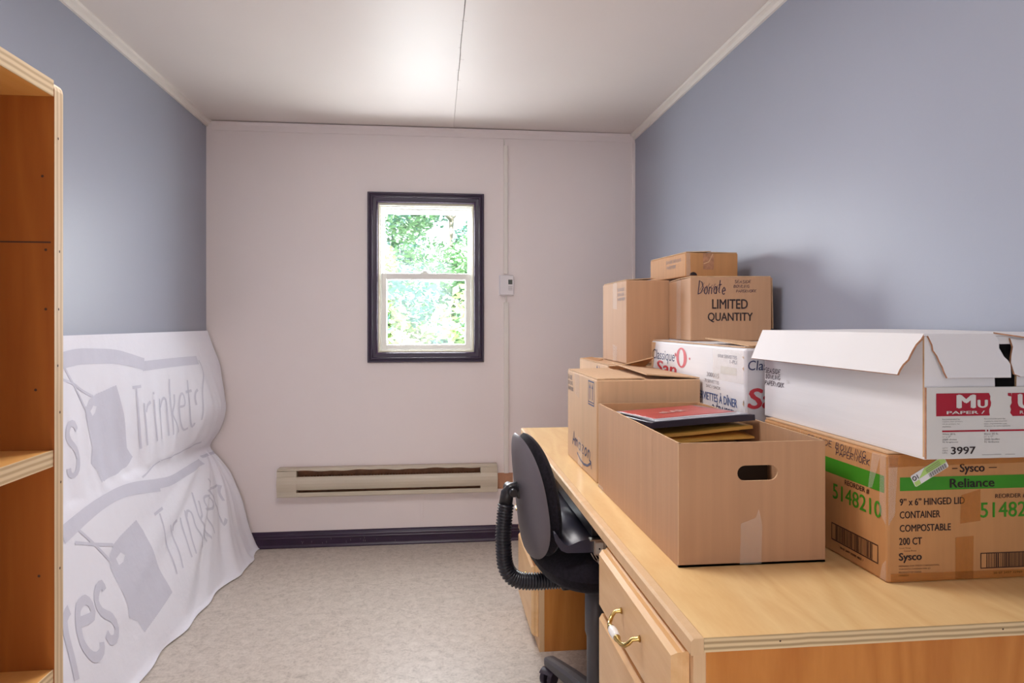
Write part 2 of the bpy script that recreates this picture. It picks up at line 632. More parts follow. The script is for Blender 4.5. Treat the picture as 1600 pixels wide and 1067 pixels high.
# ceiling: two boards meeting at an open seam, the right one a touch tilted
m = MB()
sx = .0965
m.box(XL - .12, sx - .0008, YF - .12, YB + .12, ZC, ZC + .08, 'ceiling_paint')
m.plate([(sx + .0008, YF - .12, ZC + .0012), (XR + .12, YF - .12, ZC - .004), (XR + .12, YB + .12, ZC - .004), (sx + .0008, YB + .12, ZC + .0012)], (0, 0, 1), .08, 'ceiling_paint')
rnd = random.Random(4)
seam = [(sx + rnd.uniform(-.0016, .0016), 2.0 + i * .05) for i in range(22)]
fc = Face(m, (0, 0, ZC - .0005), (1, 0, 0), (0, -1, 0), .0004)
fc.stroke([(a, -b) for a, b in seam], .0022, 'crack')
for k in range(9):
    b = 2.2 + k * .12
    fc.stroke([(sx - .02 + rnd.uniform(0, .02), -b), (sx + rnd.uniform(0, .02), -b - .004)], .0012, 'crack')
struct(m.build('ceiling'), 'glossy off-white painted ceiling with a hairline seam')

# far wall with the window opening
ox0, ox1, oz0, oz1 = -.318, .214, 1.036, 1.862
m = MB()
for a, b, c, d in ((XL - .12, ox0, 0, ZC), (ox1, XR + .12, 0, ZC), (ox0, ox1, 0, oz0), (ox0, ox1, oz1, ZC)):
    m.box(a, b, YB, YB + .12, c, d, 'paint_white')
fw = Face(m, (0, YB, 0), (1, 0, 0), (0, 0, 1), .0008)
fw.rect(.340, .284, .425, .372, 'bare_board')
for a, b in ((.342, .29), (.348, .286), (.353, .289), (.357, .285), (.345, .295)):
    fw.rect(a, b, a + .003, b + .003, 'ink_brown', 2)
m.box(-.087, -.067, YB - .0035, YB, .086, .284, 'paint_white', .001)
fw.poly(arc(.385, 2.262, .007, .006, 0, 330, 9), 'black_gap')
fw.stroke([(-.93, 2.252), (-.80, 2.2535), (-.68, 2.250)], .002, 'ink_grey')
fw.stroke([(-.44, 2.249), (-.30, 2.2475)], .0015, 'ink_grey')
struct(m.build('wall_back'), 'warm off-white far wall with a bare board patch beside the heater')
m = MB()
m.box(XL - .12, XL, YF, YB, 0, ZC, 'paint_blue')
f_ = Face(m, (XL, YB, 0), (0, -1, 0), (0, 0, 1), -.0008)
f_.poly(arc(.055, 2.238, .004, .004, 0, 315, 7), 'ink_grey')
struct(m.build('wall_left'), 'slate-blue painted left wall')
m = MB()
m.box(XR, XR + .12, YF, YB, 0, ZC, 'paint_blue')
struct(m.build('wall_right'), 'slate-blue painted right wall')
m = MB()
for a, b, c, d in ((XL - .12, -.72, 0, ZC), (.22, XR + .12, 0, ZC), (-.72, .22, 2.03, ZC)):
    m.box(a, b, YF - .12, YF, c, d, 'paint_white')
struct(m.build('wall_front'), 'off-white wall behind the viewer with an open doorway')

# trims
def trim(name, label, fn):
    m = MB()
    fn(m)
    return struct(m.build(name), label)
trim('trim_1', 'cream ceiling trim along the left wall', lambda m: m.extrude([(XL, ZC), (XL + .028, ZC), (XL + .026, ZC - .010), (XL + .012, ZC - .016), (XL + .010, ZC - .030), (XL, ZC - .030)], 'y', YF, YB, 'trim_paint'))
trim('trim_2', 'cream ceiling trim along the right wall', lambda m: m.extrude([(XR, ZC - .005), (XR - .028, ZC - .005), (XR - .026, ZC - .015), (XR - .012, ZC - .021), (XR - .010, ZC - .035), (XR, ZC - .035)], 'y', YF, YB, 'trim_paint'))
trim('trim_3', 'flat painted trim along the top of the far wall', lambda m: (m.box(XL + .028, XR - .028, YB - .006, YB, ZC - .050, ZC - .006, 'paint_white', .0015), m.extrude([(YB - .018, ZC - .006), (YB - .006, ZC - .006), (YB - .006, ZC - .02)], 'x', XL + .03, XR - .03, 'paint_white')))
trim('trim_4', 'narrow painted corner strip between far wall and right wall', lambda m: m.box(XR - .016, XR, YB - .010, YB, 0.09, ZC - .052, 'paint_white', .002))
BASE = [(YB, 0), (YB - .020, 0), (YB - .021, .006), (YB - .017, .012), (YB - .014, .016), (YB - .014, .046), (YB - .016, .050), (YB - .013, .056), (YB - .013, .064), (YB - .009, .070), (YB - .007, .080), (YB, .085)]
m = MB()
m.extrude(BASE, 'x', -1.0, XR - .002, 'dark_trim')
fb = Face(m, (0, YB - .0146, 0), (1, 0, 0), (0, 0, 1), .0006)
rnd = random.Random(9)
for k in range(16):
    a, b = rnd.uniform(-.72, -.15), rnd.uniform(.018, .044)
    fb.stroke([(a, b), (a + rnd.uniform(-.002, .002), b + rnd.uniform(.003, .012))], .0011, 'scuff')
struct(m.build('baseboard_back'), 'dark plum moulded baseboard under the heater')

# ---------------------------------------------------------------- window
win = thing('window_1', 'white sash window in dark plum casing', None, (-.052, YB, .99), kind='structure')
WX, WZ = .052, -.99      # world -> local
def wbox(m, x0, x1, y0, y1, z0, z1, mt, bev=.0015):
    m.box(x0 + WX, x1 + WX, y0 - YB, y1 - YB, z0 + WZ, z1 + WZ, mt, bev)
# casing: mitred moulded frame
m = MB()
CP = [(0, 0), (0, .014), (.004, .020), (.010, .020), (.013, .015), (.016, .015), (.020, .019), (.026, .019), (.030, .014), (.046, .012), (.050, .010), (.055, .004), (.055, -.012), (.050, -.012), (.05, 0)]
x0, x1, z0, z1 = -.368, .264, .988, 1.914
for (ax, az, bx, bz, nx, nz) in ((x0, z0, x1, z0, 0, 1), (x1, z0, x1, z1, -1, 0), (x1, z1, x0, z1, 0, -1), (x0, z1, x0, z0, 1, 0)):
    tx, tz = (bx > ax) - (bx < ax), (bz > az) - (bz < az)
    A, B = [], []
    for o_, d_ in CP:
        A.append(m.bm.verts.new((ax + nx * o_ + tx * o_ + WX, -d_, az + nz * o_ + tz * o_ + WZ)))
        B.append(m.bm.verts.new((bx + nx * o_ - tx * o_ + WX, -d_, bz + nz * o_ - tz * o_ + WZ)))
    k = m.mi('dark_trim')
    for i in range(len(CP)):
        j = (i + 1) % len(CP)
        f = m.bm.faces.new([A[i], B[i], B[j], A[j]])
        f.material_index = k
m.build('window_casing', win)
# vinyl frame
m = MB()
def ring(m, x0, x1, z0, z1, w, y0, y1, mt, wb=None, wt=None):
    wb = wb or w; wt = wt or w
    wbox(m, x0, x0 + w, y0, y1, z0, z1, mt); wbox(m, x1 - w, x1, y0, y1, z0, z1, mt)
    wbox(m, x0 + w, x1 - w, y0, y1, z0, z0 + wb, mt); wbox(m, x0 + w, x1 - w, y0, y1, z1 - wt, z1, mt)
ring(m, ox0 + .001, ox1 - .001, oz0 + .001, oz1 - .001, .012, YB + .006, YB + .118, 'vinyl_cream', .014, .016)
ring(m, ox0 + .013, ox1 - .013, oz0 + .015, oz1 - .017, .008, YB + .022, YB + .10, 'vinyl')
m.build('window_frame', win)
def sash(name, x0, x1, z0, z1, w, wb, wt, y0, y1):
    m = MB()
    ring(m, x0, x1, z0, z1, w, y0, y1, 'vinyl', wb, wt)
    ring(m, x0 + w - .001, x1 - w + .001, z0 + wb - .001, z1 - wt + .001, .005, y0 + .006, y1 - .006, 'vinyl')
    o = m.build(name, win)
    g = MB()
    wbox(g, x0 + w, x1 - w, (y0 + y1) / 2 - .002, (y0 + y1) / 2 + .002, z0 + wb, z1 - wt, 'glass', 0)
    g.build('glass_pane', o)
    return o
up = sash('upper_sash', -.296, .192, 1.452, 1.836, .010, .024, .022, YB + .066, YB + .094)
lo = sash('lower_sash', -.296, .192, 1.052, 1.476, .026, .030, .032, YB + .030, YB + .058)
m = MB()
wbox(m, -.085, -.035, YB + .034, YB + .056, 1.476, 1.484, 'vinyl', .003)
wbox(m, -.072, -.048, YB + .030, YB + .050, 1.484, 1.491, 'vinyl', .003)
m.build('sash_lock', lo)
m = MB()
for dx in (-.288, -.280, -.273):
    wbox(m, dx, dx + .004, YB + .004, YB + .008, 1.0415, 1.0455, 'ink_grey', .0005)
m.build('sill_screw', win)

# ---------------------------------------------------------------- outdoors
m = MB()
m.box(-30, 30, 4.6, 60, -.75, -.65, 'grass_ground')
struct(m.build('ground_outside'), 'pale green ground beyond the window')

def tree(label, x, y, h, rad, n, leafs, seed, z0=-.65):
    rnd = random.Random(seed)
    root = thing('leafy_tree', label, 'tree', (x, y, z0), group='trees beyond the window')
    t = MB()
    t.tube([(0, 0, 0), (.05, .03, h * .3), (-.04, .02, h * .62), (.03, 0, h * .9)], [.07, .05, .035, .015], 'bark', 10)
    for k in range(9):
        a, zz = rnd.uniform(0, 2 * PI), h * rnd.uniform(.22, .75)
        l = rad * rnd.uniform(.5, .85)
        t.tube([(0, 0, zz), (math.cos(a) * l * .5, math.sin(a) * l * .5, zz + l * .35), (math.cos(a) * l, math.sin(a) * l, zz + l * .5)], [.035, .022, .008], 'bark', 6)
    t.build('trunk', root)
    c = MB()
    ms = [c.mi(q) for q in leafs]
    clumps = []
    for k in range(60):
        u = Vector((rnd.gauss(0, 1), rnd.gauss(0, 1), rnd.gauss(0, 1))).normalized() * rnd.uniform(.35, 1)
        clumps.append((Vector((u.x * rad, u.y * rad, h * .55 + u.z * h * .46)), rad * rnd.uniform(.16, .34), rnd.choice(ms)))
    for k in range(n):
        ce, cr, mi = clumps[k % len(clumps)]
        d = Vector((rnd.gauss(0, 1), rnd.gauss(0, 1), rnd.gauss(0, 1))).normalized() * cr * rnd.uniform(.6, 1.05)
        p = ce + d
        s = rnd.uniform(.04, .085)
        a = Vector((rnd.uniform(-1, 1), rnd.uniform(-1, 1), rnd.uniform(-.6, .6))).normalized()
        b = a.cross(Vector((rnd.uniform(-1, 1), rnd.uniform(-1, 1), 1))).normalized()
        f = c.bm.faces.new([c.bm.verts.new(p - a * s), c.bm.verts.new(p + b * s * .55 + a * s * .1), c.bm.verts.new(p + a * s), c.bm.verts.new(p - b * s * .55 + a * s * .1)])
        f.material_index = mi
    c.build('crown', root, normals=False)
    return root
tree('dense bluish-green tree behind the upper window sash', .35, 15.5, 7.5, 2.2, 22000, ['leaf_blue', 'leaf'], 3)
tree('pale sunlit leafy tree at the left behind the window', -2.3, 12.0, 5.2, 1.5, 15000, ['leaf_pale', 'leaf'], 5)
tree('low bright green bush filling the lower window sash', -.35, 8.6, 2.3, 1.25, 18000, ['leaf_pale', 'leaf', 'leaf_blue'], 8)
tree('green leafy tree at the right edge of the window view', 1.75, 11.6, 4.6, 1.3, 12000, ['leaf', 'leaf_blue'], 11)

# ---------------------------------------------------------------- heater
ht = thing('baseboard_heater', 'long beige electric baseboard heater mounted low on the far wall', 'heater', (-.25, YB - .001, .28))
def hb(m, x0, x1, y0, y1, z0, z1, mt, b=.001):
    m.box(x0 + .25, x1 + .25, y0, y1, z0 - .28, z1 - .28, mt, b)
m = MB()
hb(m, -.832, .333, -.006, 0, .28, .43, 'heater_inside', 0)
for k in range(58):
    x = -.70 + k * .016
    hb(m, x, x + .001, -.045, -.006, .318, .388, 'heater_inside', 0)
m.build('heating_element', ht)
m = MB()
n = 60   # top rail, slightly wavy along its lower edge
rows = []
for i in range(n + 1):
    x = -.832 + 1.165 * i / n
    w = .0022 * math.sin(i * .33) + .0018 * math.sin(i * .9 + 1)
    rows.append([(x + .25, -.006, .150), (x + .25, -.050, .150), (x + .25, -.056, .146), (x + .25, -.0565, .139 + w), (x + .25, -.054, .138 + w), (x + .25, -.006, .140)])
m.grid(rows, 'heater_enamel', False, True)
m.build('top_rail', ht)
m = MB()
FP = [(-.050, .107), (-.058, .100), (-.064, .088), (-.066, .072), (-.064, .056), (-.060, .044), (-.056, .037), (-.053, .037), (-.056, .046), (-.060, .058), (-.062, .072), (-.060, .086), (-.055, .097), (-.048, .104)]
m.extrude(FP, 'x', -.735 + .25, .244 + .25, 'heater_enamel', True, False)
m.build('front_panel', ht)
m = MB()
m.extrude([(0, 0), (-.054, 0), (-.057, .004), (-.057, .022), (-.054, .024), (-.050, .022), (-.050, .005), (0, .005)], 'x', -.832 + .25, .333 + .25, 'heater_enamel')
m.build('bottom_rail', ht)
EC = [(-.001, .001), (-.056, .001), (-.058, .03), (-.0655, .056), (-.068, .072), (-.066, .089), (-.060, .102), (-.056, .108), (-.0575, .112), (-.0575, .1385), (-.001, .1385)]
for a, b in ((-.834, -.733), (.242, .335)):
    m = MB()
    m.extrude(EC, 'x', a + .25, b + .25, 'heater_enamel')
    m.build('end_cap', ht)

# ---------------------------------------------------------------- thermostat and cable cover
t = thing('thermostat', 'small white wall thermostat with a grey display right of the window', 'thermostat', (.389, YB, 1.354))
m = MB()
m.box(-.041, .041, -.008, -.0005, .001, .113, 'plastic_white', .002)
m.box(-.039, .039, -.026, -.008, .003, .111, 'plastic_white', .004)
fz = Face(m, (0, -.026, 0), (1, 0, 0), (0, 0, 1))
for k in range(5):
    fz.rect(.008, .030 + k * .005, .032, .0312 + k * .005, 'ink_faint')
m.build('case', t)
m = MB()
m.box(.008, .031, -.0268, -.0255, .062, .088, 'screen_grey', 0)
fz = Face(m, (0, -.0268, 0), (1, 0, 0), (0, 0, 1), .0003)
for a, b, c, d in ((.011, .075, .018, .078), (.011, .080, .013, .086), (.020, .074, .022, .086), (.024, .074, .029, .076), (.011, .065, .028, .067), (.014, .069, .020, .071)):
    fz.rect(a, b, c, d, 'screen_ink')
m.build('display', t)
cc = thing('cable_cover', 'thin cream cable cover running down the far wall through the thermostat', 'cable cover', (.386, YB, .372))
def cov(name, x0, x1, z0, z1, d):
    m = MB()
    m.box(x0 - .386, x1 - .386, -d, -.0005, z0 - .372, z1 - .372, 'trim_paint', .002)
    m.box(x0 - .386 + .004, x1 - .386 - .004, -d - .002, -d, z0 - .372, z1 - .372, 'trim_paint', .0008)
    m.build(name, cc)
cov('lower_strip', .374, .402, .372, 1.318, .012)
cov('upper_strip', .373, .397, 1.475, 2.186, .012)
m = MB()
m.tube([(-.010, -.004, 1.815), (-.010, -.004, 1.84), (-.012, -.0045, 1.852)], .0035, 'trim_paint', 8)
m.build('cable', cc)
m = MB()
m.tube([(.002, -.004, .946), (.002, -.004, .982)], .004, 'trim_paint', 8)
m.build('cable', cc)

# ================================================================ DRAPED CLOTH ON THE LEFT
CLOTH_F=[(.012,1.163),(.016,1.06),(.020,.95),(.026,.83),(.034,.72),(.048,.645),(.066,.60),(.092,.50),(.118,.38),(.15,.25),(.182,.12),(.205,.03),(.225,.005)]
CLOTH_B=[(.012,1.163),(.045,1.06),(.082,.95),(.120,.83),(.118,.755),(.075,.65),(.028,.562),(.075,.50),(.125,.40),(.165,.29),(.21,.15),(.262,.035),(.288,.005)]
CLOTH_Y0,CLOTH_Y1,CLOTH_X=1.75,3.785,-1.209
def _cr(P,s):
    n=len(P)-1; t=min(max(s,0),1)*n; i=min(int(t),n-1); t-=i
    a=P[max(i-1,0)];b=P[i];c=P[i+1];d=P[min(i+2,n)]
    return [.5*(2*b[k]+(c[k]-a[k])*t+(2*a[k]-5*b[k]+4*c[k]-d[k])*t*t+(3*b[k]-a[k]-3*c[k]+d[k])*t**3) for k in (0,1)]
def _ss(a,b,x):
    t=min(max((x-a)/(b-a),0),1); return t*t*(3-2*t)
def cloth(y,s):
    t=_ss(2.7,3.72,y)
    f=_cr(CLOTH_F,s); b=_cr(CLOTH_B,s)
    dx=f[0]*(1-t)+b[0]*t; z=f[1]*(1-t)+b[1]*t
    up=_ss(.03,.3,s)*(1-_ss(.42,.5,s)); lo=_ss(.5,.62,s)
    k=_ss(2.3,3.2,y)
    d=up*(.004+.006*k)*math.sin(6.283*(y*1.9-s*1.2))+up*k*.006*math.sin(6.283*(y*4.3+s*1.7))+up*.003*math.sin(6.283*(y*8.1-s*.8))-up*.004*math.exp(-((y-2.52)/.02)**2)-up*.004*math.exp(-((y-3.60-s*.1)/.022)**2)
    ph=math.atan2(z-.60,3.72-y+.02)
    d+=lo*(.25+.75*k)*(.009*math.sin(ph*10+.5)+.006*math.sin(ph*23+1)+.003*math.sin(ph*41))*(1-.5*_ss(.93,1,s))
    d+=_ss(.88,1,s)*(.010*math.sin(y*11+1)+.006*math.sin(y*23))
    e=_ss(3.55,3.785,y)
    d+=e*.012*math.sin(s*19)*_ss(.05,.2,s)
    return (CLOTH_X+max(dx+d,.006),y,max(z,.004))

TR = {"S":[[0.011,[[2.8436,0.1662],[2.9158,0.1675]]],[0.011,[[2.874,0.1675],[2.8741,0.2466],[2.8775,0.3505]]],[0.011,[[2.9221,0.2147],[2.9154,0.2651],[2.9115,0.3447]]],[0.011,[[2.9285,0.2408],[2.9466,0.2233],[2.9714,0.215]]],[0.011,[[2.9963,0.211],[2.9855,0.2701],[2.9945,0.3455]]],[0.0143,[[3.002,0.1899],[3.0032,0.1964]]],[0.011,[[3.072,0.2138],[3.0519,0.2651],[3.0453,0.3473]]],[0.011,[[3.0716,0.2392],[3.0976,0.2184],[3.117,0.2156],[3.1251,0.232],[3.1188,0.287],[3.1151,0.3478]]],[0.011,[[3.1786,0.1621],[3.1535,0.2435],[3.1468,0.3502]]],[0.011,[[3.195,0.2098],[3.1853,0.237],[3.1582,0.2673],[3.1745,0.2993],[3.2241,0.355]]],[0.011,[[3.2185,0.2513],[3.2573,0.2493],[3.2627,0.2279],[3.2511,0.2108],[3.2295,0.2195],[3.2158,0.2562],[3.2285,0.3126],[3.2678,0.3515],[3.3183,0.3546]]],[0.011,[[3.3305,0.1744],[3.3137,0.2318],[3.3266,0.3222],[3.3477,0.3547],[3.356,0.34]]],[0.011,[[3.2846,0.2093],[3.3471,0.2083]]],[0.011,[[3.392,0.2082],[3.3693,0.2158],[3.358,0.2353],[3.3604,0.2587]]],[0.05,[[2.3554,0.067],[2.4488,0.0616],[2.5795,0.0645],[2.7242,0.0713],[2.8465,0.0857],[2.9633,0.1029]]],[0.04,[[2.9474,0.1082],[3.1284,0.109],[3.291,0.1098],[3.4993,0.1128]]],[0.011,[[3.5114,0.114],[3.5201,0.1535],[3.4124,0.233],[3.3927,0.3343]]],[0.0099,[[3.5309,0.4457],[3.3868,0.45],[3.2462,0.4598],[3.0391,0.4467]]],[0.0121,[[3.0295,0.4483],[2.9648,0.4667],[2.8952,0.4909],[2.8412,0.4996]]],[0.0088,[[2.3623,0.0796],[2.3988,0.1131],[2.4416,0.1472],[2.4908,0.195]]],[0.0088,[[2.3503,0.1124],[2.423,0.1291],[2.4791,0.1499],[2.5516,0.1699]]],[0.0088,[[2.4919,0.1884],[2.4949,0.2066],[2.501,0.2251]]],[0.02,[[2.4154,0.2356],[2.4011,0.2207],[2.3775,0.2184],[2.363,0.2356],[2.3703,0.2558],[2.3992,0.2792],[2.411,0.3054],[2.402,0.331],[2.382,0.3447],[2.3639,0.3383],[2.3608,0.3211]]],[0.055,[[2.232,0.5395],[2.3136,0.53],[2.4119,0.5188],[2.5161,0.511],[2.6327,0.5098],[2.7522,0.5219],[2.9818,0.5549]]],[0.045,[[2.8059,0.5297],[2.9807,0.5492],[3.1284,0.5633],[3.3241,0.5632],[3.5402,0.5585]]],[0.022,[[3.5802,0.539],[3.785,0.559]]],[0.0099,[[2.3175,0.544],[2.3881,0.5956],[2.4701,0.6564]]],[0.0099,[[2.2885,0.5709],[2.4069,0.6029],[2.5091,0.6272]]],[0.026,[[2.1828,0.6861],[2.1527,0.6945],[2.1392,0.7231],[2.1344,0.7667],[2.1275,0.8021]]],[0.026,[[2.2163,0.7203],[2.2854,0.7274],[2.2966,0.7096],[2.2752,0.6912],[2.2313,0.6941],[2.207,0.7194],[2.1992,0.7539],[2.2191,0.7825],[2.2491,0.7975],[2.286,0.7958],[2.2956,0.7817]]],[0.026,[[2.3893,0.7006],[2.384,0.6873],[2.3538,0.6888],[2.3291,0.7076],[2.34,0.7334],[2.386,0.7585],[2.399,0.7831],[2.3748,0.7975],[2.3452,0.7918],[2.3331,0.7754]]],[0.011,[[2.8761,0.626],[2.9601,0.624]]],[0.011,[[2.9199,0.6314],[2.9032,0.6859],[2.9102,0.7442],[2.9001,0.7873]]],[0.011,[[2.9707,0.6743],[2.9773,0.7285],[2.9582,0.7866]]],[0.011,[[2.9907,0.6953],[3.0048,0.6817],[3.0528,0.6783]]],[0.011,[[3.0932,0.68],[3.0611,0.7288],[3.0511,0.7817]]],[0.011,[[3.1541,0.6712],[3.11,0.7268],[3.0937,0.7825]]],[0.011,[[3.1438,0.6877],[3.1695,0.6765],[3.1881,0.6865],[3.1721,0.7275],[3.2147,0.7926]]],[0.011,[[3.284,0.6393],[3.2315,0.7042],[3.2668,0.7898]]],[0.011,[[3.2867,0.6687],[3.2597,0.7108],[3.2335,0.7237],[3.3145,0.7906]]],[0.011,[[3.31,0.7026],[3.4259,0.7246],[3.4475,0.695],[3.3693,0.6696],[3.3297,0.6823],[3.3476,0.7462],[3.3716,0.7894]]],[0.011,[[3.47,0.6259],[3.4762,0.7014],[3.4929,0.7624],[3.4891,0.7896],[3.5174,0.7781]]],[0.011,[[3.405,0.6598],[3.5945,0.6749]]],[0.011,[[3.6016,0.6764],[3.5737,0.6993],[3.5626,0.729]]]],"T":[[[2.5231,0.1748],[2.5759,0.1644],[2.7249,0.1519],[2.7401,0.1791],[2.7634,0.2309],[2.7681,0.2526],[2.7796,0.3295],[2.8285,0.3719],[2.759,0.4026],[2.6494,0.4094],[2.539,0.4129],[2.5296,0.3588],[2.4961,0.33],[2.5178,0.2915],[2.4881,0.2104],[2.4983,0.1889]],[[2.5091,0.6272],[2.5749,0.6186],[2.7132,0.6076],[2.7518,0.6425],[2.7819,0.7143],[2.826,0.8142],[2.6888,0.8296],[2.5645,0.8418],[2.543,0.808],[2.4917,0.7865],[2.5001,0.7593],[2.4803,0.7127],[2.4598,0.6697],[2.4718,0.645]]],"H":[[[2.525,0.2025],[2.5478,0.1907],[2.5774,0.1954],[2.562,0.208],[2.5353,0.2147]],[[2.5092,0.6595],[2.551,0.654],[2.5748,0.6663],[2.5507,0.677],[2.5182,0.6763]]]}
def cloth_obj():
    m = MB()
    NY, NS = 420, 200
    rows = [[cloth(CLOTH_Y0 + (CLOTH_Y1 - CLOTH_Y0) * i / NY, j / NS) for j in range(NS + 1)] for i in range(NY + 1)]
    m.grid(rows, 'cloth_white')
    def P(y, s, off=.0012):
        y = min(max(y, CLOTH_Y0), CLOTH_Y1); s = min(max(s, 0), 1)
        e = 2e-3
        p = Vector(cloth(y, s))
        a = Vector(cloth(min(y + e, CLOTH_Y1), s)) - Vector(cloth(max(y - e, CLOTH_Y0), s))
        b = Vector(cloth(y, min(s + e, 1))) - Vector(cloth(y, max(s - e, 0)))
        n = b.cross(a)
        if n.x < 0: n = -n
        return p + n.normalized() * off
    SL = 1.30                                   # cloth length down its profile, m
    for w, pts in TR['S']:
        # smooth the stroke, then lay a ribbon of constant cloth width
        q = [Vector((y, s * SL, 0)) for y, s in pts]
        d = []
        for i in range(len(q) - 1):
            a, b, c, e = q[max(i - 1, 0)], q[i], q[i + 1], q[min(i + 2, len(q) - 1)]
            nn = max(2, int((c - b).length / .012))
            for k in range(nn):
                t = k / nn
                d.append(.5 * (2 * b + (c - a) * t + (2 * a - 5 * b + 4 * c - e) * t * t + (3 * b - a - 3 * c + e) * t ** 3))
        d.append(q[-1])
        rows = []
        for i, p in enumerate(d):
            t = (d[min(i + 1, len(d) - 1)] - d[max(i - 1, 0)])
            t = t.normalized() if t.length > 1e-9 else Vector((1, 0, 0))
            nv = Vector((-t.y, t.x, 0)) * w / 2
            rows.append([P((p + nv * k).x, (p + nv * k).y / SL) for k in (-1, -.33, .33, 1)])
        m.grid(rows, 'cloth_print')
    def scan(poly, s):
        xs = []
        for i in range(len(poly)):
            (ya, sa), (yb, sb) = poly[i], poly[(i + 1) % len(poly)]
            if (sa <= s) != (sb <= s):
                xs.append(ya + (s - sa) / (sb - sa) * (yb - ya))
        return sorted(xs)
    for poly, hole in zip(TR['T'], TR['H']):
        lo_, hi_ = min(p[1] for p in poly), max(p[1] for p in poly)
        N = 170
        for i in range(N):
            s0, s1 = lo_ + (hi_ - lo_) * i / N, lo_ + (hi_ - lo_) * (i + 1) / N
            sm = (s0 + s1) / 2
            xs = sorted(scan(poly, sm) + scan(hole, sm))
            for a, b in zip(xs[0::2], xs[1::2]):
                nn = max(1, int((b - a) / .02))
                m.grid([[P(a + (b - a) * k / nn, s0, .0008), P(a + (b - a) * k / nn, s1, .0008)] for k in range(nn + 1)], 'cloth_print')
    o = m.build('draped_cloth', normals=False)
    tag(o, 'white cloth with faded grey tag print draped down the left wall onto the floor', 'cloth')
cloth_obj()

# ================================================================ BOOKCASE AT THE LEFT EDGE
bk = thing('bookcase', 'open orange-brown plywood bookcase with pale edges at the left edge', 'bookcase', (-.64, .53, 0))
BX0, BX1, BY0, BY1, BH = -.17, .16, -.40, .42, 1.512     # local
T = .0205
def side(name, y0, y1, inner_y):
    m = MB()
    r = .012
    prof = [(BX0, 0), (BX1, 0), (BX1, BH - r)] + [(BX1 - r + r * math.cos(R(a)), BH - r + r * math.sin(R(a))) for a in (25, 45, 65, 90)] + [(BX0, BH)]
    k, ke = m.mi('shelf_inside'), m.mi('ply_y')
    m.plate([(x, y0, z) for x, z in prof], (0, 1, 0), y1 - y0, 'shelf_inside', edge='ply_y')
    return m
m = side('side_panel', BY1 - T, BY1, 0)
fp = Face(m, (0, BY1 - T, 0), (1, 0, 0), (0, 0, 1), .0005)
fp.stroke([(BX0, 1.3075), (BX1 - .004, 1.3065)], .0018, 'ink_brown')
for a, b in ((.150, 1.297), (.150, 1.222), (.142, .885), (.146, 1.39), (.138, 1.12), (.150, .70)):
    fp.poly(arc(a, b, .0018, .0018, 0, 315, 7), 'ink_brown')
fe = Face(m, (BX1, BY1 - T, 0), (0, 1, 0), (0, 0, 1), .0005)
for a, b in ((.011, 1.296), (.009, 1.222), (.012, 1.09), (.008, 1.44), (.014, 1.00), (.012, .89), (.007, 1.15)):
    fe.poly(arc(a, b, .0014, .0018, 0, 315, 7), 'ink_brown')
m.build('side_panel', bk)
side('side_panel', BY0, BY0 + T, 0).build('side_panel', bk)
m = MB()
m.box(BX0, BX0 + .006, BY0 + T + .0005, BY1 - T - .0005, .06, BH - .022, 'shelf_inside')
m.build('back_panel', bk)
def shelf(name, z, x1=BX1 - .001):
    m = MB()
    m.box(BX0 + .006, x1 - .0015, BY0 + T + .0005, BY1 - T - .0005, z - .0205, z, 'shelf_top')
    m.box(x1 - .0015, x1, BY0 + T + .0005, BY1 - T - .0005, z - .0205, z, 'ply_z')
    m.build(name, bk)
shelf('top_panel', BH - .0005, BX1 - .0005)
for z in (1.0435, .766, .47, .09):
    shelf('shelf', z)

# ================================================================ DESK
DX0, DX1, DY0, DY1, DZ = .365, 1.112, .955, 2.950, .750
dk = thing('desk', 'long varnished maple desk with two drawer pedestals along the right wall', 'desk', (.74, 1.95, 0))
def L(x, y): return x - .74, y - 1.95
def db(m, x0, x1, y0, y1, z0, z1, mt, b=.001):
    a, c = L(x0, y0); e, g = L(x1, y1)
    m.box(a, e, c, g, z0, z1, mt, b)
m = MB()
db(m, DX0 + .0195, DX1, DY0 + .002, DY1, DZ - .0205, DZ, 'maple_top', 0)
a, c = L(DX0 + .0195, DY0)
e, g = L(DX1, DY0 + .002)
m.box(a, e, c, g, DZ - .0205, DZ - .0002, 'ply_top', 0)
fy = Face(m, (a, c, DZ - .0205), (1, 0, 0), (0, 0, 1), .0004)
for q in (.115, .47, .62):
    fy.poly(arc(q, .011, .0016, .0014, 0, 300, 6), 'ink_brown')
m.build('desktop', dk)
m = MB()
a0, c0 = L(DX0, DY0); a1, c1 = L(DX0 + .019, DY1)
m.extrude([(a0, DZ - .024), (a1, DZ - .024), (a1, DZ), (a0 + .004, DZ), (a0, DZ - .004)], 'y', c0, c1, 'maple_stile')
m.build('edge_band', dk)
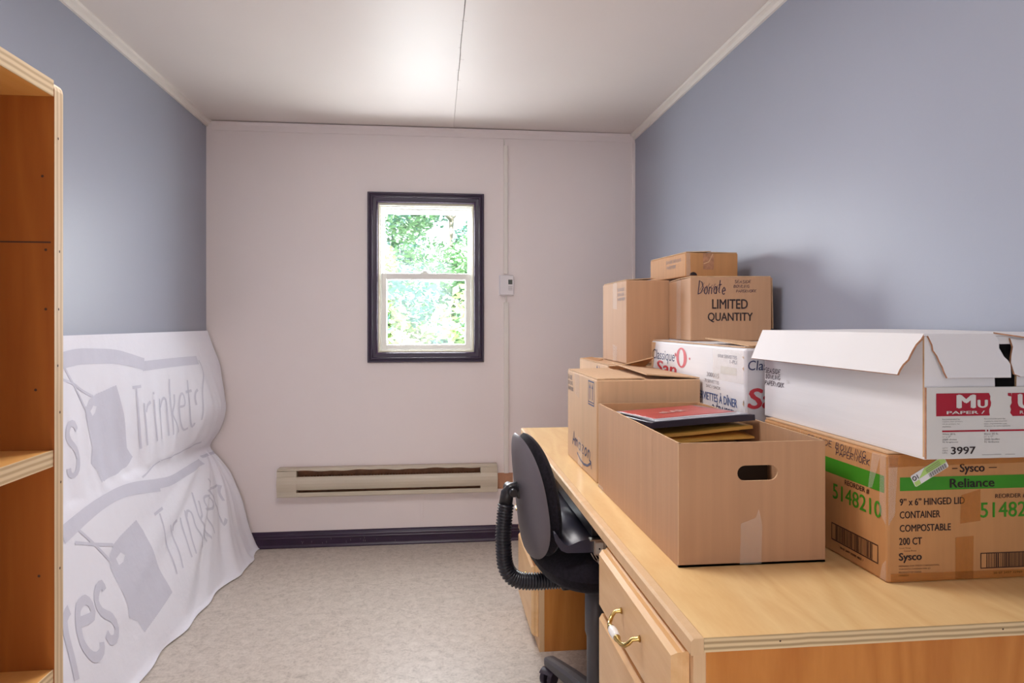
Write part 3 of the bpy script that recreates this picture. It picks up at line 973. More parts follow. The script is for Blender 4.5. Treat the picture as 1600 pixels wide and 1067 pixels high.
def pull(parent, y, z, xf):
    """brass bail pull with a white ceramic grip, feet on the drawer face"""
    m = MB()
    x, _ = L(xf, 0)
    yy = y - 1.95
    half = [(x - .002, .058, z + .004, .0062), (x - .006, .058, z + .004, .0042), (x - .015, .0575, z + .003, .0036), (x - .021, .056, z - .004, .0038), (x - .026, .050, z - .010, .0042), (x - .030, .040, z - .0115, .0040), (x - .032, .030, z - .0105, .0042), (x - .032, .0235, z - .010, .0062), (x - .032, .0205, z - .010, .0066), (x - .032, .019, z - .010, .003)]
    P_ = [(a, yy - b, c_) for a, b, c_, r_ in half] + [(a, yy + b, c_) for a, b, c_, r_ in reversed(half)]
    m.tube(P_, [q[3] for q in half] + [q[3] for q in reversed(half)], 'brass', 12)
    o = m.build('pull_handle', parent)
    g = MB()
    pr = [(0, -.0205), (.0056, -.0205), (.0078, -.012), (.0086, 0), (.0078, .012), (.0056, .0205), (0, .0205)]
    g.lathe(pr, 'ceramic', seg=16, M=Matrix.Translation((x - .032, yy, z - .010)) @ Matrix.Rotation(PI / 2, 4, 'X'))
    # thing > part > sub-part: the grip sits beside the bail under the drawer
    tag(g.build('handle_grip', parent), 'white ceramic grip')
    return o
def pedestal(y0, y1, far):
    m = MB()
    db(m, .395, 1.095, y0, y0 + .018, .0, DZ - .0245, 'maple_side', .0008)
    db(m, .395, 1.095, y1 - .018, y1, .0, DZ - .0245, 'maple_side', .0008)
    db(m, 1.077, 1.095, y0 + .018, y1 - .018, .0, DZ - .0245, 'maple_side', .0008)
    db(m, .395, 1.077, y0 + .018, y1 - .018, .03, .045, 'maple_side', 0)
    m.build('cabinet_body', dk)
    m = MB()
    db(m, .376, .395, y0, y0 + .036, 0, DZ - .0245, 'maple_stile', .0006)
    db(m, .376, .395, y1 - .036, y1, 0, DZ - .0245, 'maple_stile', .0006)
    for a, b in ((0, .06), (.296, .328), (.564, .594), (.700, DZ - .0245)):
        db(m, .376, .395, y0 + .036, y1 - .036, a, b, 'maple_stile', 0)
    db(m, .395, .410, y0 + .0185, y0 + .0187, .05, .06, 'maple_stile', 0)
    m.build('face_frame', dk)
    for z0, z1 in ((.588, .716), (.322, .578), (.050, .312)):
        m = MB()
        ya, yb = y0 + .014, y1 - .014
        xo, xi = .350, .375
        k = m.mi('maple_face')
        # slab front with a stepped, bevelled rim
        def rr(x, d): 
            a, c = L(x, ya + d); _, g = L(x, yb - d)
            return [(a, c, z0 + d), (a, g, z0 + d), (a, g, z1 - d), (a, c, z1 - d)]
        rings = [rr(xi, 0), rr(xi - .006, 0), rr(xi - .009, .003), rr(xo + .008, .003), rr(xo, .010)]
        vv = [[m.bm.verts.new(p) for p in r_] for r_ in rings]
        for i in range(4):
            for j in range(4):
                f = m.bm.faces.new([vv[i][j], vv[i][(j + 1) % 4], vv[i + 1][(j + 1) % 4], vv[i + 1][j]])
                f.material_index = k
        for q in (vv[0], vv[-1]):
            f = m.bm.faces.new(q); f.material_index = k
        d = m.build('drawer', dk)
        zc = (z0 + z1) / 2 if z1 - z0 < .2 else z1 - .105
        pull(d, (y0 + y1) / 2 - .018 if not far else (y0 + .085 if z0 < .1 else (y0 + y1) / 2), zc + .006 + (.022 if far and z0 < .1 else 0), xo)
pedestal(.975, 1.478, False)
pedestal(2.490, 2.938, True)
# keyboard tray on its slide
m = MB()
KP = [(.318, .634), (.325, .606), (.337, .588), (.352, .581), (.40, .580), (.70, .582), (.70, .612), (.470, .6165), (.436, .6180), (.410, .6165), (.388, .612), (.370, .605), (.358, .600), (.346, .604), (.334, .618), (.323, .6345)]
a_, y0_ = L(0, 1.835); _, y1_ = L(0, 2.44)
m.extrude([(x - .74, z) for x, z in KP], 'y', y0_, y1_, 'tray_plastic', True, True)
ko = m.build('keyboard_tray', dk)
for p in ko.data.polygons:
    if abs(p.normal.y) > .9: p.use_smooth = False
m = MB()
db(m, .424, .452, 1.815, 1.834, .578, .6175, 'steel', .001)
db(m, .412, .455, 1.812, 1.834, .618, .622, 'steel', .0005)
db(m, .452, .456, 1.812, 1.834, .562, .622, 'steel', .0005)
db(m, .4565, .475, 1.790, 1.834, .540, .728, 'chair_plastic', .002)
db(m, .420, .70, 1.834, 2.445, .6235, .728, 'chair_plastic', .002)  # black block added to darken the gap under the desktop, stands in for shade
fx = Face(m, (L(.424, 0)[0], L(0, 1.815)[1], .578), (1, 0, 0), (0, 0, 1), .0005)
fx.rect(.003, .004, .025, .034, 'label_grey')
fx.poly(arc(.014, .018, .0026, .0026, 0, 315, 7), 'black_gap', 2)
a, c = L(.418, 1.830)
for k in range(3):
    m.tube([(a + k * .008, c, .580), (a + .009 + k * .008, c, .564), (a + .018 + k * .008, c, .555)], .0012, 'steel', 6)
m.tube([(a + .022, c, .562), (a + .030, c, .550), (a + .034, c + .002, .540)], [.007, .0075, .006], 'steel', 10)
m.build('tray_slide_shade_block', dk)

# ================================================================ OFFICE CHAIR
ch = thing('office_chair', 'dark office chair with grey back shell and ribbed bellows pushed under the desk', 'chair', (.479, 2.03, 0), R(-84))
def pad(m, mt, cx, cy, cz, a, b, front, back, M, nx=2.6, bend=0.0, egg=0.0, N=56, RINGS=9):
    """cushion-like body: superellipse outline (X width, Z height), bulging along +Y by front and -Y by back"""
    def pt(r, th, sgn):
        c, s = math.cos(th), math.sin(th)
        x = a * abs(c) ** (2 / nx) * (1 if c >= 0 else -1)
        z = b * abs(s) ** (2 / nx) * (1 if s >= 0 else -1)
        x *= 1 - egg * z / b
        x *= r; z *= r
        h = (1 - r ** 5) ** .5
        y = (front if sgn > 0 else -back) * h
        y += bend * (x / a) ** 2
        return M @ Vector((cx + x, cy + y, cz + z))
    for sgn in (1, -1):
        rows = [[pt(max(1e-3, 1 - (1 - i / RINGS) ** 1.7) if i else 1e-3, 2 * PI * j / N, sgn) for j in range(N)] for i in range(RINGS + 1)]
        vv = m.grid(rows, mt, True, True)
        m.cap(vv[0], mt, True)
tilt = Matrix.Translation((0, -.195, .704)) @ Matrix.Rotation(R(6), 4, 'X')
m = MB()
pad(m, 'chair_shell', 0, -.030, 0, .166, .178, .004, .016, tilt, 2.5, .030, .10)
m.build('back_shell', ch)
m = MB()
pad(m, 'chair_fabric', 0, -.004, 0, .163, .175, .030, .022, tilt, 2.5, .030, .10)
m.build('back_cushion', ch)
m = MB()
flat = Matrix.Translation((0, .028, .516)) @ Matrix.Rotation(R(90), 4, 'X')
pad(m, 'chair_fabric', 0, 0, 0, .222, .224, .058, .060, flat, 3.0, -.012, 0)
m.build('seat', ch)
m = MB()
pad(m, 'chair_plastic', 0, 0, 0, .16, .17, .012, .012, Matrix.Translation((0, .04, .455)) @ Matrix.Rotation(R(90), 4, 'X'), 3.0, 0, 0)
m.box(-.05, .05, -.12, .06, .425, .447, 'chair_plastic', .006)
m.tube([(-.12, .02, .437), (.20, .02, .437)], .005, 'chair_plastic', 8)
m.build('seat_plate', ch)
# J-bar with ribbed sleeve
def smooth_path(P, n):
    P = [Vector(p) for p in P]
    out = []
    for i in range(len(P) - 1):
        a, b, c, d = P[max(i - 1, 0)], P[i], P[i + 1], P[min(i + 2, len(P) - 1)]
        for k in range(n):
            t = k / n
            out.append(.5 * (2 * b + (c - a) * t + (2 * a - 5 * b + 4 * c - d) * t * t + (3 * b - a - 3 * c + d) * t ** 3))
    out.append(P[-1])
    return out
bar = smooth_path([(0, -.277, .676), (0, -.284, .60), (0, -.284, .55), (0, -.276, .488), (0, -.245, .452), (0, -.19, .442), (0, -.12, .440), (0, -.06, .438)], 60)
lens = [0]
for i in range(1, len(bar)): lens.append(lens[-1] + (bar[i] - bar[i - 1]).length)
m = MB()
step, dist_, pts, rad, i = .0022, 0, [], [], 0
while dist_ < lens[-1]:
    while lens[i + 1] < dist_ and i < len(lens) - 2: i += 1
    t = (dist_ - lens[i]) / max(lens[i + 1] - lens[i], 1e-9)
    pts.append(bar[i].lerp(bar[i + 1], min(max(t, 0), 1)))
    rad.append((.0185, .0205, .0235, .0205)[int(round(dist_ / step)) % 4])
    dist_ += step
m.tube(pts, rad, 'bellows_rubber', 20, flat=1.12)
m.build('bellows_sleeve', ch)
m = MB()
m.tube([(0, -.240, .718), (0, -.258, .716), (0, -.273, .705), (0, -.278, .674)], [.022, .021, .020, .020], 'chair_plastic', 16)
m.tube([(-.030, -.264, .718), (.030, -.264, .718)], .0155, 'chair_plastic', 16)
m.box(-.022, .022, -.248, -.226, .692, .736, 'chair_plastic', .006)
m.tube([(.030, -.264, .718), (.056, -.264, .718)], .011, 'chair_plastic', 12)
m.build('back_bracket', ch)
m = MB()
m.lathe([(0, .075), (.036, .075), (.036, .105), (.028, .118), (.028, .262), (.0335, .280), (.0335, .426), (0, .426)], 'chair_grey_metal', seg=28)
m.build('gas_column', ch)
m = MB()
m.lathe([(0, .055), (.044, .055), (.046, .07), (.044, .098), (.037, .104), (0, .104)], 'chair_plastic', seg=28)
m.build('base_hub', ch)
for k in range(5):
    a = R(112 + 84 + 72 * k)
    d = Vector((math.cos(a), math.sin(a), 0))
    s = Vector((-d.y, d.x, 0))
    m = MB()
    rows = []
    for q, zt, w, h in ((.030, .104, .027, .044), (.13, .100, .024, .038), (.22, .092, .0215, .031), (.268, .086, .020, .024), (.279, .082, .015, .016)):
        prof = [(-1, -.5), (-1, .2), (-.72, .46), (0, .5), (.72, .46), (1, .2), (1, -.5)]
        rows.append([d * q + s * (w * u) + Vector((0, 0, zt - h / 2 + h * v)) for u, v in prof])
    vv = m.grid(rows, 'chair_grey_metal', False, True)
    m.cap(list(reversed(vv[0])), 'chair_grey_metal'); m.cap(vv[-1], 'chair_grey_metal')
    lg = m.build('base_leg', ch)
    m = MB()
    p = d * .258
    sw = R(25 + 50 * k)
    ax = Vector((math.cos(a + sw), math.sin(a + sw), 0))
    fw2 = Vector((-ax.y, ax.x, 0))
    m.tube([p + Vector((0, 0, .048)), p + Vector((0, 0, .074))], .006, 'steel', 8)
    ce = p + fw2 * .012 + Vector((0, 0, .0262))
    for sg in (-1, 1):
        m.tube([ce + ax * sg * .006, ce + ax * sg * .009, ce + ax * sg * .020, ce + ax * sg * .023], [.022, .0258, .0258, .022], 'caster_plum', 20)
    hood = [ce + ax * u * .0245 for u in (-1, 1)]
    rows = [[ce + ax * u * .0245 + fw2 * (-.0285 * math.cos(R(t))) + Vector((0, 0, .0285 * math.sin(R(t)))) for u in (-1, -.3, .3, 1)] for t in range(0, 150, 12)]
    m.grid(rows, 'caster_plum')
    m.box(-.004, .004, -.004, .004, .044, .058, 'caster_plum', 0, Matrix.Translation((p.x, p.y, 0)))
    m.build('caster', lg)

# ================================================================ CARTONS
def carton(name, label, x0, x1, y0, y1, z0, h, mt, rz=0.0, group='storage cartons on the desk', cat='box', top=True, bev=.0035):
    """closed carton body in local coordinates (origin at the centre of its base). Returns root, body builder, faces"""
    w, d = x1 - x0, y1 - y0
    root = thing(name, label, cat, ((x0 + x1) / 2, (y0 + y1) / 2, z0 + .0004), rz, group)
    m = MB()
    m.box(-w / 2, w / 2, -d / 2, d / 2, 0, h, mt, bev)
    front = Face(m, (-w / 2, -d / 2, 0), (1, 0, 0), (0, 0, 1))
    left = Face(m, (-w / 2, d / 2, 0), (0, -1, 0), (0, 0, 1))
    topf = Face(m, (-w / 2, -d / 2, h), (1, 0, 0), (0, 1, 0))
    return root, m, front, left, topf, w, d
def flap(root, pts, mt, t=.0035, edge='kraft_edge', name='flap'):
    m = MB()
    a, b, c = Vector(pts[0]), Vector(pts[1]), Vector(pts[2])
    n = (b - a).cross(c - a)
    if n.z < 0: n = -n
    if len(pts) == 4:      # possibly warped: build as a solid quad strip
        n.normalize()
        N = 8
        lo_, hi_ = [], []
        p = [Vector(q) for q in pts]
        for i in range(N + 1):
            u = i / N
            rowl = []
            for j in range(N + 1):
                v = j / N
                q = p[0].lerp(p[1], u).lerp(p[3].lerp(p[2], u), v)
                rowl.append(q)
            lo_.append(rowl)
        hi_ = [[q + n * t for q in r_] for r_ in lo_]
        k, ke = m.mi(mt), m.mi(edge)
        A = [[m.bm.verts.new(q) for q in r_] for r_ in lo_]; B = [[m.bm.verts.new(q) for q in r_] for r_ in hi_]
        for i in range(N):
            for j in range(N):
                for G in (A, B):
                    f = m.bm.faces.new([G[i][j], G[i + 1][j], G[i + 1][j + 1], G[i][j + 1]]); f.material_index = k
        def rim(seq):
            for (i, j), (i2, j2) in zip(seq, seq[1:]):
                f = m.bm.faces.new([A[i][j], A[i2][j2], B[i2][j2], B[i][j]]); f.material_index = ke
        rim([(i, 0) for i in range(N + 1)] + [(N, j) for j in range(1, N + 1)] + [(i, N) for i in range(N - 1, -1, -1)] + [(0, j) for j in range(N - 1, -1, -1)])
    else:
        m.plate(pts, n, t, mt, edge=edge)
    return m.build(name, root)
def tape(root, fc, pts, m='tape_clear', label=None, name='tape'):
    t = MB()
    f2 = Face(t, fc.o, fc.u, fc.v, .0011)
    f2.poly(pts, m)
    return t.build(name, root)

# ---- open box with hand hole, nearest on the desk
w, d, h = .288, .635, .2300
op = thing('cardboard_box', 'open brown cardboard box with oval hand hole, filled with folders', 'box', (.448 + w / 2, 1.235 + d / 2, DZ + .0004), 0, 'storage cartons on the desk')
m = MB()
t_ = .0042
X0, X1, Y0, Y1 = -w / 2, w / 2, -d / 2, d / 2
m.box(X0, X1, Y0, Y1, 0, t_, 'kraft')
m.box(X0, X0 + t_, Y0 + t_, Y1 - t_, t_, h, 'kraft')
m.box(X1 - t_, X1, Y0 + t_, Y1 - t_, t_, h, 'kraft')
hole = lambda y: [(x - .592 + .002, y, z) for x, z in arc(.575, .172, .0155, .0145, 90, 270, 10) + arc(.624, .172, .0155, .0145, -90, 90, 10)]
for yy in (Y0, Y1 - t_):
    m.plate([(X0, yy, 0), (X1, yy, 0), (X1, yy, h), (X0, yy, h)], (0, 1, 0), t_, 'kraft', [hole(yy)], 'kraft_edge')
fl = Face(m, (X0, Y1, 0), (0, -1, 0), (0, 0, 1))
for u in (.40, .475, .20):
    fl.rect(u, .004, u + .0012, h - .002, 'kraft_edge')
ff = Face(m, (X0, Y0, 0), (1, 0, 0), (0, 0, 1))
rim_ = .0016
for a, b, c, e in ((X0, X1, Y0, Y0 + t_), (X0, X1, Y1 - t_, Y1), (X0, X0 + t_, Y0, Y1), (X1 - t_, X1, Y0, Y1)):
    m.face([(a, c, h + .0004), (b, c, h + .0004), (b, e, h + .0004), (a, e, h + .0004)], 'kraft_edge')
m.build('box_body', op)
tape(op, ff, [(.118, .002), (.160, .002), (.162, .075), (.155, .105), (.149, .088), (.120, .078)])
tape(op, fl, [(.0, .002), (.06, .002), (.06, .01), (.0, .01)])

# contents of the open box
def sheet(name, label, cat, cx, cy, z, sx, sy, th, mt, rz=0.0, edge=None, bulge=0.0, wob=0.0, rx=0.0, ry=0.0, group=None, seed=1, rnd_edge=False):
    """stack-like sheet: slightly bulging body with wavy faces"""
    rn = random.Random(seed)
    m = MB()
    N = 14
    ph = [rn.uniform(0, 6) for _ in range(4)]
    A = []; B = []
    for i in range(N + 1):
        u = i / N * 2 - 1
        ra = []; rb = []
        for j in range(N + 1):
            v = j / N * 2 - 1
            e = (1 - abs(u) ** 4) * (1 - abs(v) ** 4)
            wv = wob * (math.sin(u * 4 + ph[0]) * math.sin(v * 5 + ph[1]) + .6 * math.sin(v * 9 + u * 3 + ph[2]))
            x, y = u * sx / 2, v * sy / 2
            hh = th * (1 if not rnd_edge else .35 + .65 * e ** .35)
            mid = th / 2
            ra.append((x, y, mid - hh / 2 + wv)); rb.append((x, y, mid + hh / 2 + bulge * e + wv))
        A.append(ra); B.append(rb)
    k, ke = m.mi(mt), m.mi(edge or mt)
    A = [[m.bm.verts.new(q) for q in r_] for r_ in A]; B = [[m.bm.verts.new(q) for q in r_] for r_ in B]
    for i in range(N):
        for j in range(N):
            for G in (A, B):
                f = m.bm.faces.new([G[i][j], G[i + 1][j], G[i + 1][j + 1], G[i][j + 1]]); f.material_index = k; f.smooth = True
    seq = [(i, 0) for i in range(N + 1)] + [(N, j) for j in range(1, N + 1)] + [(i, N) for i in range(N - 1, -1, -1)] + [(0, j) for j in range(N - 1, -1, -1)]
    for (i, j), (i2, j2) in zip(seq, seq[1:]):
        f = m.bm.faces.new([A[i][j], A[i2][j2], B[i2][j2], B[i][j]]); f.material_index = ke
    return m, dict(name=name, label=label, cat=cat, loc=(cx, cy, z), rot=(rx, ry, rz), group=group)
def put(m, q):
    o = m.build(q['name'], None, q['loc'], q['rot'])
    return tag(o, q['label'], q['cat'], q['group'])
CX = .592
put(*sheet('file_stack', 'black ring binder at the bottom of the open box', 'binder', CX, 1.640, DZ + .006, .262, .40, .150, 'folder_black', bulge=.002))
put(*sheet('manila_envelope', 'lowest thick manila envelope in the open box', 'envelope', CX, 1.655, .9088, .258, .335, .0140, 'manila', 0, wob=.001, bulge=.002, rnd_edge=True, group='manila envelopes in the open box', seed=2))
put(*sheet('manila_envelope', 'middle manila envelope in the open box, its front edge curling', 'envelope', CX + .001, 1.660, .9325, .256, .330, .011, 'manila', 0, wob=.0008, bulge=.001, rnd_edge=True, ry=R(-3), group='manila envelopes in the open box', seed=5))
put(*sheet('manila_envelope', 'crumpled top manila envelope rising along the right wall of the open box', 'envelope', CX + .002, 1.680, .9515, .258, .345, .007, 'manila', 0, wob=.0012, bulge=.001, ry=R(-4.5), group='manila envelopes in the open box', seed=9))
put(*sheet('document_folder', 'dark plastic folder under the red booklet in the open box', 'folder', CX - .002, 1.632, .9690, .250, .290, .0130, 'folder_dark', R(3), wob=.0004, bulge=.0, rx=R(-3), ry=R(-3)))
put(*sheet('plastic_sleeve', 'clear white plastic sleeve edging out beneath the red booklet', 'sleeve', CX - .004, 1.632, .9832, .225, .280, .002, 'sleeve', R(4), wob=.0003, rx=R(-3), ry=R(-3)))
m, q = sheet('booklet', 'red booklet with pale lettering lying on the open box', 'booklet', CX - .016, 1.618, .9862, .205, .225, .003, 'red_cover', R(6), edge='paper_white', wob=.0003, rx=R(-3), ry=R(-3))
fr_ = Face(m, (-.10, -.11, .0034), (1, 0, 0), (0, 1, 0), .0006)
fr_.text('eLAR', .055, .085, .125, .125, 'cover_print', .01, .2, rot=R(8))
put(m, q)

# ---- box with arrows behind it
root, m, fr, lf, tp, w, d = carton('cardboard_box', 'brown carton with arrow mark and curved smile print behind the open box', .452, .757, 1.908, 2.335, DZ, .292, 'kraft_pale')
u1, v1, u2, v2 = .322, .212, .398, .284
lf.frame(u1, v1, u2, v2, .004, 'ink_navy')
lf.rect(u1, v1 + .008, u2, v1 + .011, 'ink_navy')
for a in (.345, .375):
    lf.rect(a - .0035, v1 + .016, a + .0035, v2 - .020, 'ink_navy')
    lf.poly([(a - .009, v2 - .022), (a + .009, v2 - .022), (a, v2 - .006)], 'ink_navy')
lf.hand('A', .085, .052, .125, .098, .006, 'ink_navy', seed=2)
lf.hand('mazon', .128, .050, .345, .080, .006, 'ink_navy', seed=5)
lf.stroke([(.16, .038), (.21, .024), (.26, .020), (.31, .026), (.355, .042)], .0075, 'ink_navy')
lf.stroke([(.333, .048), (.358, .046), (.362, .026)], .006, 'ink_navy')
lf.hand('SEASIDE', .008, .264, .080, .278, .0022, 'ink_marker', seed=6)
lf.hand('BOWLING', .010, .246, .085, .259, .0022, 'ink_marker', seed=7)
lf.hand('PAPERWORK', .012, .226, .098, .240, .0022, 'ink_marker', seed=8)
m.build('box_body', root)
tape(root, lf, [(.125, .225), (.195, .215), (.200, .291), (.122, .291)])
tape(root, lf, [(.175, .002), (.240, .002), (.240, .085), (.175, .095)])
flap(root, [(-w / 2 + .002, -d / 2 + .002, .2925), (-w / 2 + .002, d / 2 - .002, .2925), (-.012, d / 2 - .004, .2945), (-.012, -d / 2 + .004, .2940)], 'kraft_pale')
flap(root, [(w / 2 - .002, -d / 2 + .002, .2935), (w / 2 - .002, d / 2 - .002, .2935), (.004, d / 2 - .004, .312), (-.006, -d / 2 + .006, .3045)], 'kraft_pale')

# ---- carton behind, against the desk's far end
root, m, fr, lf, tp, w, d = carton('cardboard_box', 'brown carton with raised flaps at the far end of the desk', .622, .760 + .19, 2.445, 2.942, DZ, .298, 'kraft_pale')
lf.text('A', .31, .268, .345, .288, 'ink_navy', .02)
lf.rect(.36, .268, .365, .288, 'ink_navy')
m.build('box_body', root)
flap(root, [(-w / 2 + .002, -d / 2 + .002, .2988), (-w / 2 + .002, d / 2 - .002, .2988), (-.02, d / 2 - .004, .3005), (-.02, -d / 2 + .004, .3002)], 'kraft_pale', t=.003)
flap(root, [(w / 2 - .002, -d / 2 + .002, .2988), (w / 2 - .002, d / 2 - .002, .2988), (-.015, d / 2 - .004, .3005), (-.015, -d / 2 + .004, .3002)], 'kraft_pale', t=.003)
flap(root, [(-w / 2 + .002, -d / 2 + .001, .2965), (-.025, -d / 2 + .001, .2965), (-.055, -d / 2 - .19, .336), (-w / 2 - .005, -d / 2 - .185, .309)], 'kraft_warm')
flap(root, [(-w / 2 - .001, -d / 2 + .20, .2975), (-w / 2 - .001, d / 2 - .01, .2985), (-w / 2 + .050, d / 2 - .01, .3035), (-w / 2 + .055, -d / 2 + .30, .3045)], 'kraft_warm', t=.0025)

# ---- tall plain carton on it
root, m, fr, lf, tp, w, d = carton('cardboard_box', 'tall plain brown carton standing left of the black-lettered carton', .690, .853, 2.446, 2.800, DZ + .298 + .0062, .3055, 'kraft')
lf.hand('SEASIDE', .238, .268, .330, .280, .002, 'ink_faint', seed=16)
lf.hand('BOWLING', .240, .250, .322, .262, .002, 'ink_faint', seed=17)
lf.hand('PAPERWORK', .236, .232, .334, .244, .002, 'ink_faint', seed=18)
m.build('box_body', root)
tape(root, lf, [(.165, .205), (.225, .200), (.226, .304), (.166, .304)])
tape(root, lf, [(.165, .002), (.225, .002), (.228, .06), (.165, .065)])
flap(root, [(-w / 2 + .002, -d / 2 + .01, .306), (-w / 2 + .002, d / 2 - .01, .306), (.02, d / 2 - .012, .3105), (.03, -d / 2 + .012, .3125)], 'kraft', t=.0025)

# ---- white napkin carton
root, m, fr, lf, tp, w, d = carton('carton', 'scuffed white napkin carton with red and blue print under the lettered carton', .7655, 1.105, 1.640, 2.387, DZ, .390, 'carton_white', bev=.006)
lf.text('Classique', .012, .318, .240, .362, 'ink_navy', 0.0, .12)
o_ = arc(.302, .3445, .046, .0315, 0, 360, 28)
i_ = arc(.300, .3445, .022, .0265, 0, 360, 28)
for k in range(28):
    lf.poly([o_[k], o_[k + 1], i_[k + 1], i_[k]], 'ink_red')
lf.poly(arc(.372, .345, .006, .004, 0, 320, 8), 'ink_red')
lf.text('San', .06, .282, .255, .325, 'ink_red', .025, .1)
lf.text('*', .240, .345, .257, .358, 'ink_red', .02)
lf.text('070/8 SERVIETTES', .583, .3600, .702, .3690, 'ink_navy')
lf.text('1-PLI', .660, .3480, .702, .3570, 'ink_navy')
lf.text('SERVIETTES À DÎNER', .436, .2365, .703, .2640, 'ink_blue', .012)
lf.text('2 ÉPAISSEURS', .545, .2070, .735, .2340, 'ink_navy', .012)
lf.text('3000/15', .505, .3030, .590, .3150, 'ink_faint')
lf.text('70 SERVIETTES', .490, .2860, .590, .2950, 'ink_faint')
lf.text('SAC / SACK', .500, .2720, .600, .2800, 'ink_faint')
lf.rect(.60, .318, .70, .338, 'label_grey')
fr.text('Classique', .008, .328, .125, .360, 'ink_navy', 0.005, .12)
fr.text('San', .009, .240, .120, .290, 'ink_red', .03, .1)
for k in range(14):
    rq = random.Random(40 + k)
    b = rq.uniform(.04, .37)
    lf.poly([(.742, b), (.742, b + rq.uniform(.006, .02)), (.742 - rq.uniform(.003, .012), b + .006)], 'kraft_pale')
lf.poly([(.004, .386), (.004, .30), (.02, .29), (.034, .35), (.05, .386)], 'kraft_pale')
m.build('box_body', root)
tape(root, lf, [(.55, .30), (.742, .30), (.742, .384), (.55, .384)])
flap(root, [(-w / 2 + .004, -d / 2 + .006, .3908), (-w / 2 + .004, d / 2 - .006, .3908), (-.004, d / 2 - .01, .3914), (-.004, -d / 2 + .01, .3914)], 'carton_white_plain', t=.003)
flap(root, [(w / 2 - .004, -d / 2 + .006, .3908), (w / 2 - .004, d / 2 - .006, .3908), (.004, d / 2 - .01, .3914), (.004, -d / 2 + .01, .3914)], 'carton_white_plain', t=.003)
flap(root, [(-w / 2 + .012, -d / 2 + .004, .3945), (-w / 2 + .165, -d / 2 + .004, .3945), (-w / 2 + .15, -d / 2 + .25, .3965), (-w / 2 + .010, -d / 2 + .28, .408)], 'kraft_pale', t=.003)

# ---- black-lettered carton on the napkin carton
root, m, fr, lf, tp, w, d = carton('cardboard_box', 'brown carton printed LIMITED QUANTITY on top of the white napkin carton', .8300, 1.0920, 2.124, 2.424, DZ + .390 + .0055, .2055, 'kraft', R(-6))
fr.text('LIMITED', .070, .104, .184, .134, 'ink_black', .022)
fr.text('QUANTITY', .056, .060, .200, .091, 'ink_black', .022)
fr.hand('Donate', .024, .150, .112, .196, .0032, 'ink_marker', .2, seed=3)
rq = random.Random(2)
for k in range(7):
    a = .030 + k * .009
    fr.stroke([(a, .158 + rq.uniform(0, .006)), (a + .014, .178 + rq.uniform(0, .01))], .0012, 'ink_marker')
fr.hand('SEASIDE', .143, .186, .195, .196, .0013, 'ink_marker', seed=26)
fr.hand('BOWLING', .139, .171, .190, .181, .0013, 'ink_marker', seed=27)
fr.hand('PAPERWORK', .147, .156, .212, .166, .0013, 'ink_marker', seed=28)
m.build('box_body', root)
tape(root, lf, [(.118, .002), (.178, .002), (.180, .2045), (.120, .2045)])
flap(root, [(-w / 2 + .002, -d / 2 + .003, .2062), (w / 2 - .002, -d / 2 + .003, .2062), (w / 2 - .004, -.004, .2095), (-w / 2 + .004, -.004, .2085)], 'kraft', t=.003)
flap(root, [(-w / 2 + .002, d / 2 - .003, .2062), (w / 2 - .002, d / 2 - .003, .2062), (w / 2 - .004, .004, .2090), (-w / 2 + .004, .004, .2085)], 'kraft', t=.003)
flap(root, [(w / 2 + .0005, -d / 2 + .004, .2035), (w / 2 + .0005, d / 2 - .004, .2035), (w / 2 + .006, d / 2 - .02, .06), (w / 2 + .006, -d / 2 + .01, .04)], 'kraft_warm', t=.003)

# ---- small flat carton at the very top
root, m, fr, lf, tp, w, d = carton('cardboard_box', 'small flat brown carton topmost on the stack by the right wall', .852, 1.046, 2.310, 2.650, DZ + .390 + .0055 + .2055 + .0135, .083, 'kraft_warm', R(3))
fr.rect(.064, .025, .104, .082, 'kraft_torn')
fr.stroke([(.066, .045), (.085, .052), (.100, .080)], .003, 'kraft_edge', 2)
fr.poly(arc(.028, .004, .014, .012, 0, 180, 9), 'ink_black')
lf.hand('SEASIDE BOWLING', .165, .055, .300, .068, .0016, 'ink_faint', seed=36)
lf.hand('PAPERWORK', .170, .035, .255, .048, .0016, 'ink_faint', seed=37)
m.build('box_body', root)
tape(root, fr, [(.001, .002), (.018, .002), (.016, .082), (.001, .082)])
flap(root, [(-w / 2 + .002, -d / 2 + .003, .0836), (-w / 2 + .002, d / 2 - .003, .0836), (-.002, d / 2 - .005, .0845), (-.002, -d / 2 + .004, .0875)], 'kraft_warm', t=.003)
flap(root, [(w / 2 - .002, -d / 2 + .003, .0836), (w / 2 - .002, d / 2 - .003, .0836), (.002, d / 2 - .005, .0845), (.002, -d / 2 + .004, .0845)], 'kraft_warm', t=.003)

# ---- green-banded carton at the front right
root, m, fr, lf, tp, w, d = carton('cardboard_box', 'brown carton with green bands and reorder numbers under the white paper box', .782, 1.108, 1.120, 1.572, DZ, .2245, 'kraft_warm', bev=.005)
fr.rect(.0235, .1605, w - .006, .1840, 'ink_green')
fr.text('Sysco', .1371, .1865, .1840, .2055, 'ink_black', .03)
fr.rect(.122, .1968, .1325, .1984, 'ink_brown'); fr.rect(.1925, .1968, .2080, .1984, 'ink_brown')
fr.text('Reliance', .1176, .1640, .2024, .1795, 'ink_black', .022, lift=2)
fr.text('9” x 6” HINGED LID', .0232, .1350, .1457, .1470, 'ink_black', .018)
fr.text('CONTAINER', .0232, .1125, .0990, .1248, 'ink_black', .018)
fr.text('COMPOSTABLE', .0232, .0892, .1195, .1012, 'ink_black', .018)
fr.text('200 CT', .0220, .0662, .0645, .0785, 'ink_black', .018)
fr.text('Sysco', .0218, .0350, .0640, .0520, 'ink_black', .03)
fr.text('Good Things', .0218, .0590, .0440, .0618, 'ink_brown')
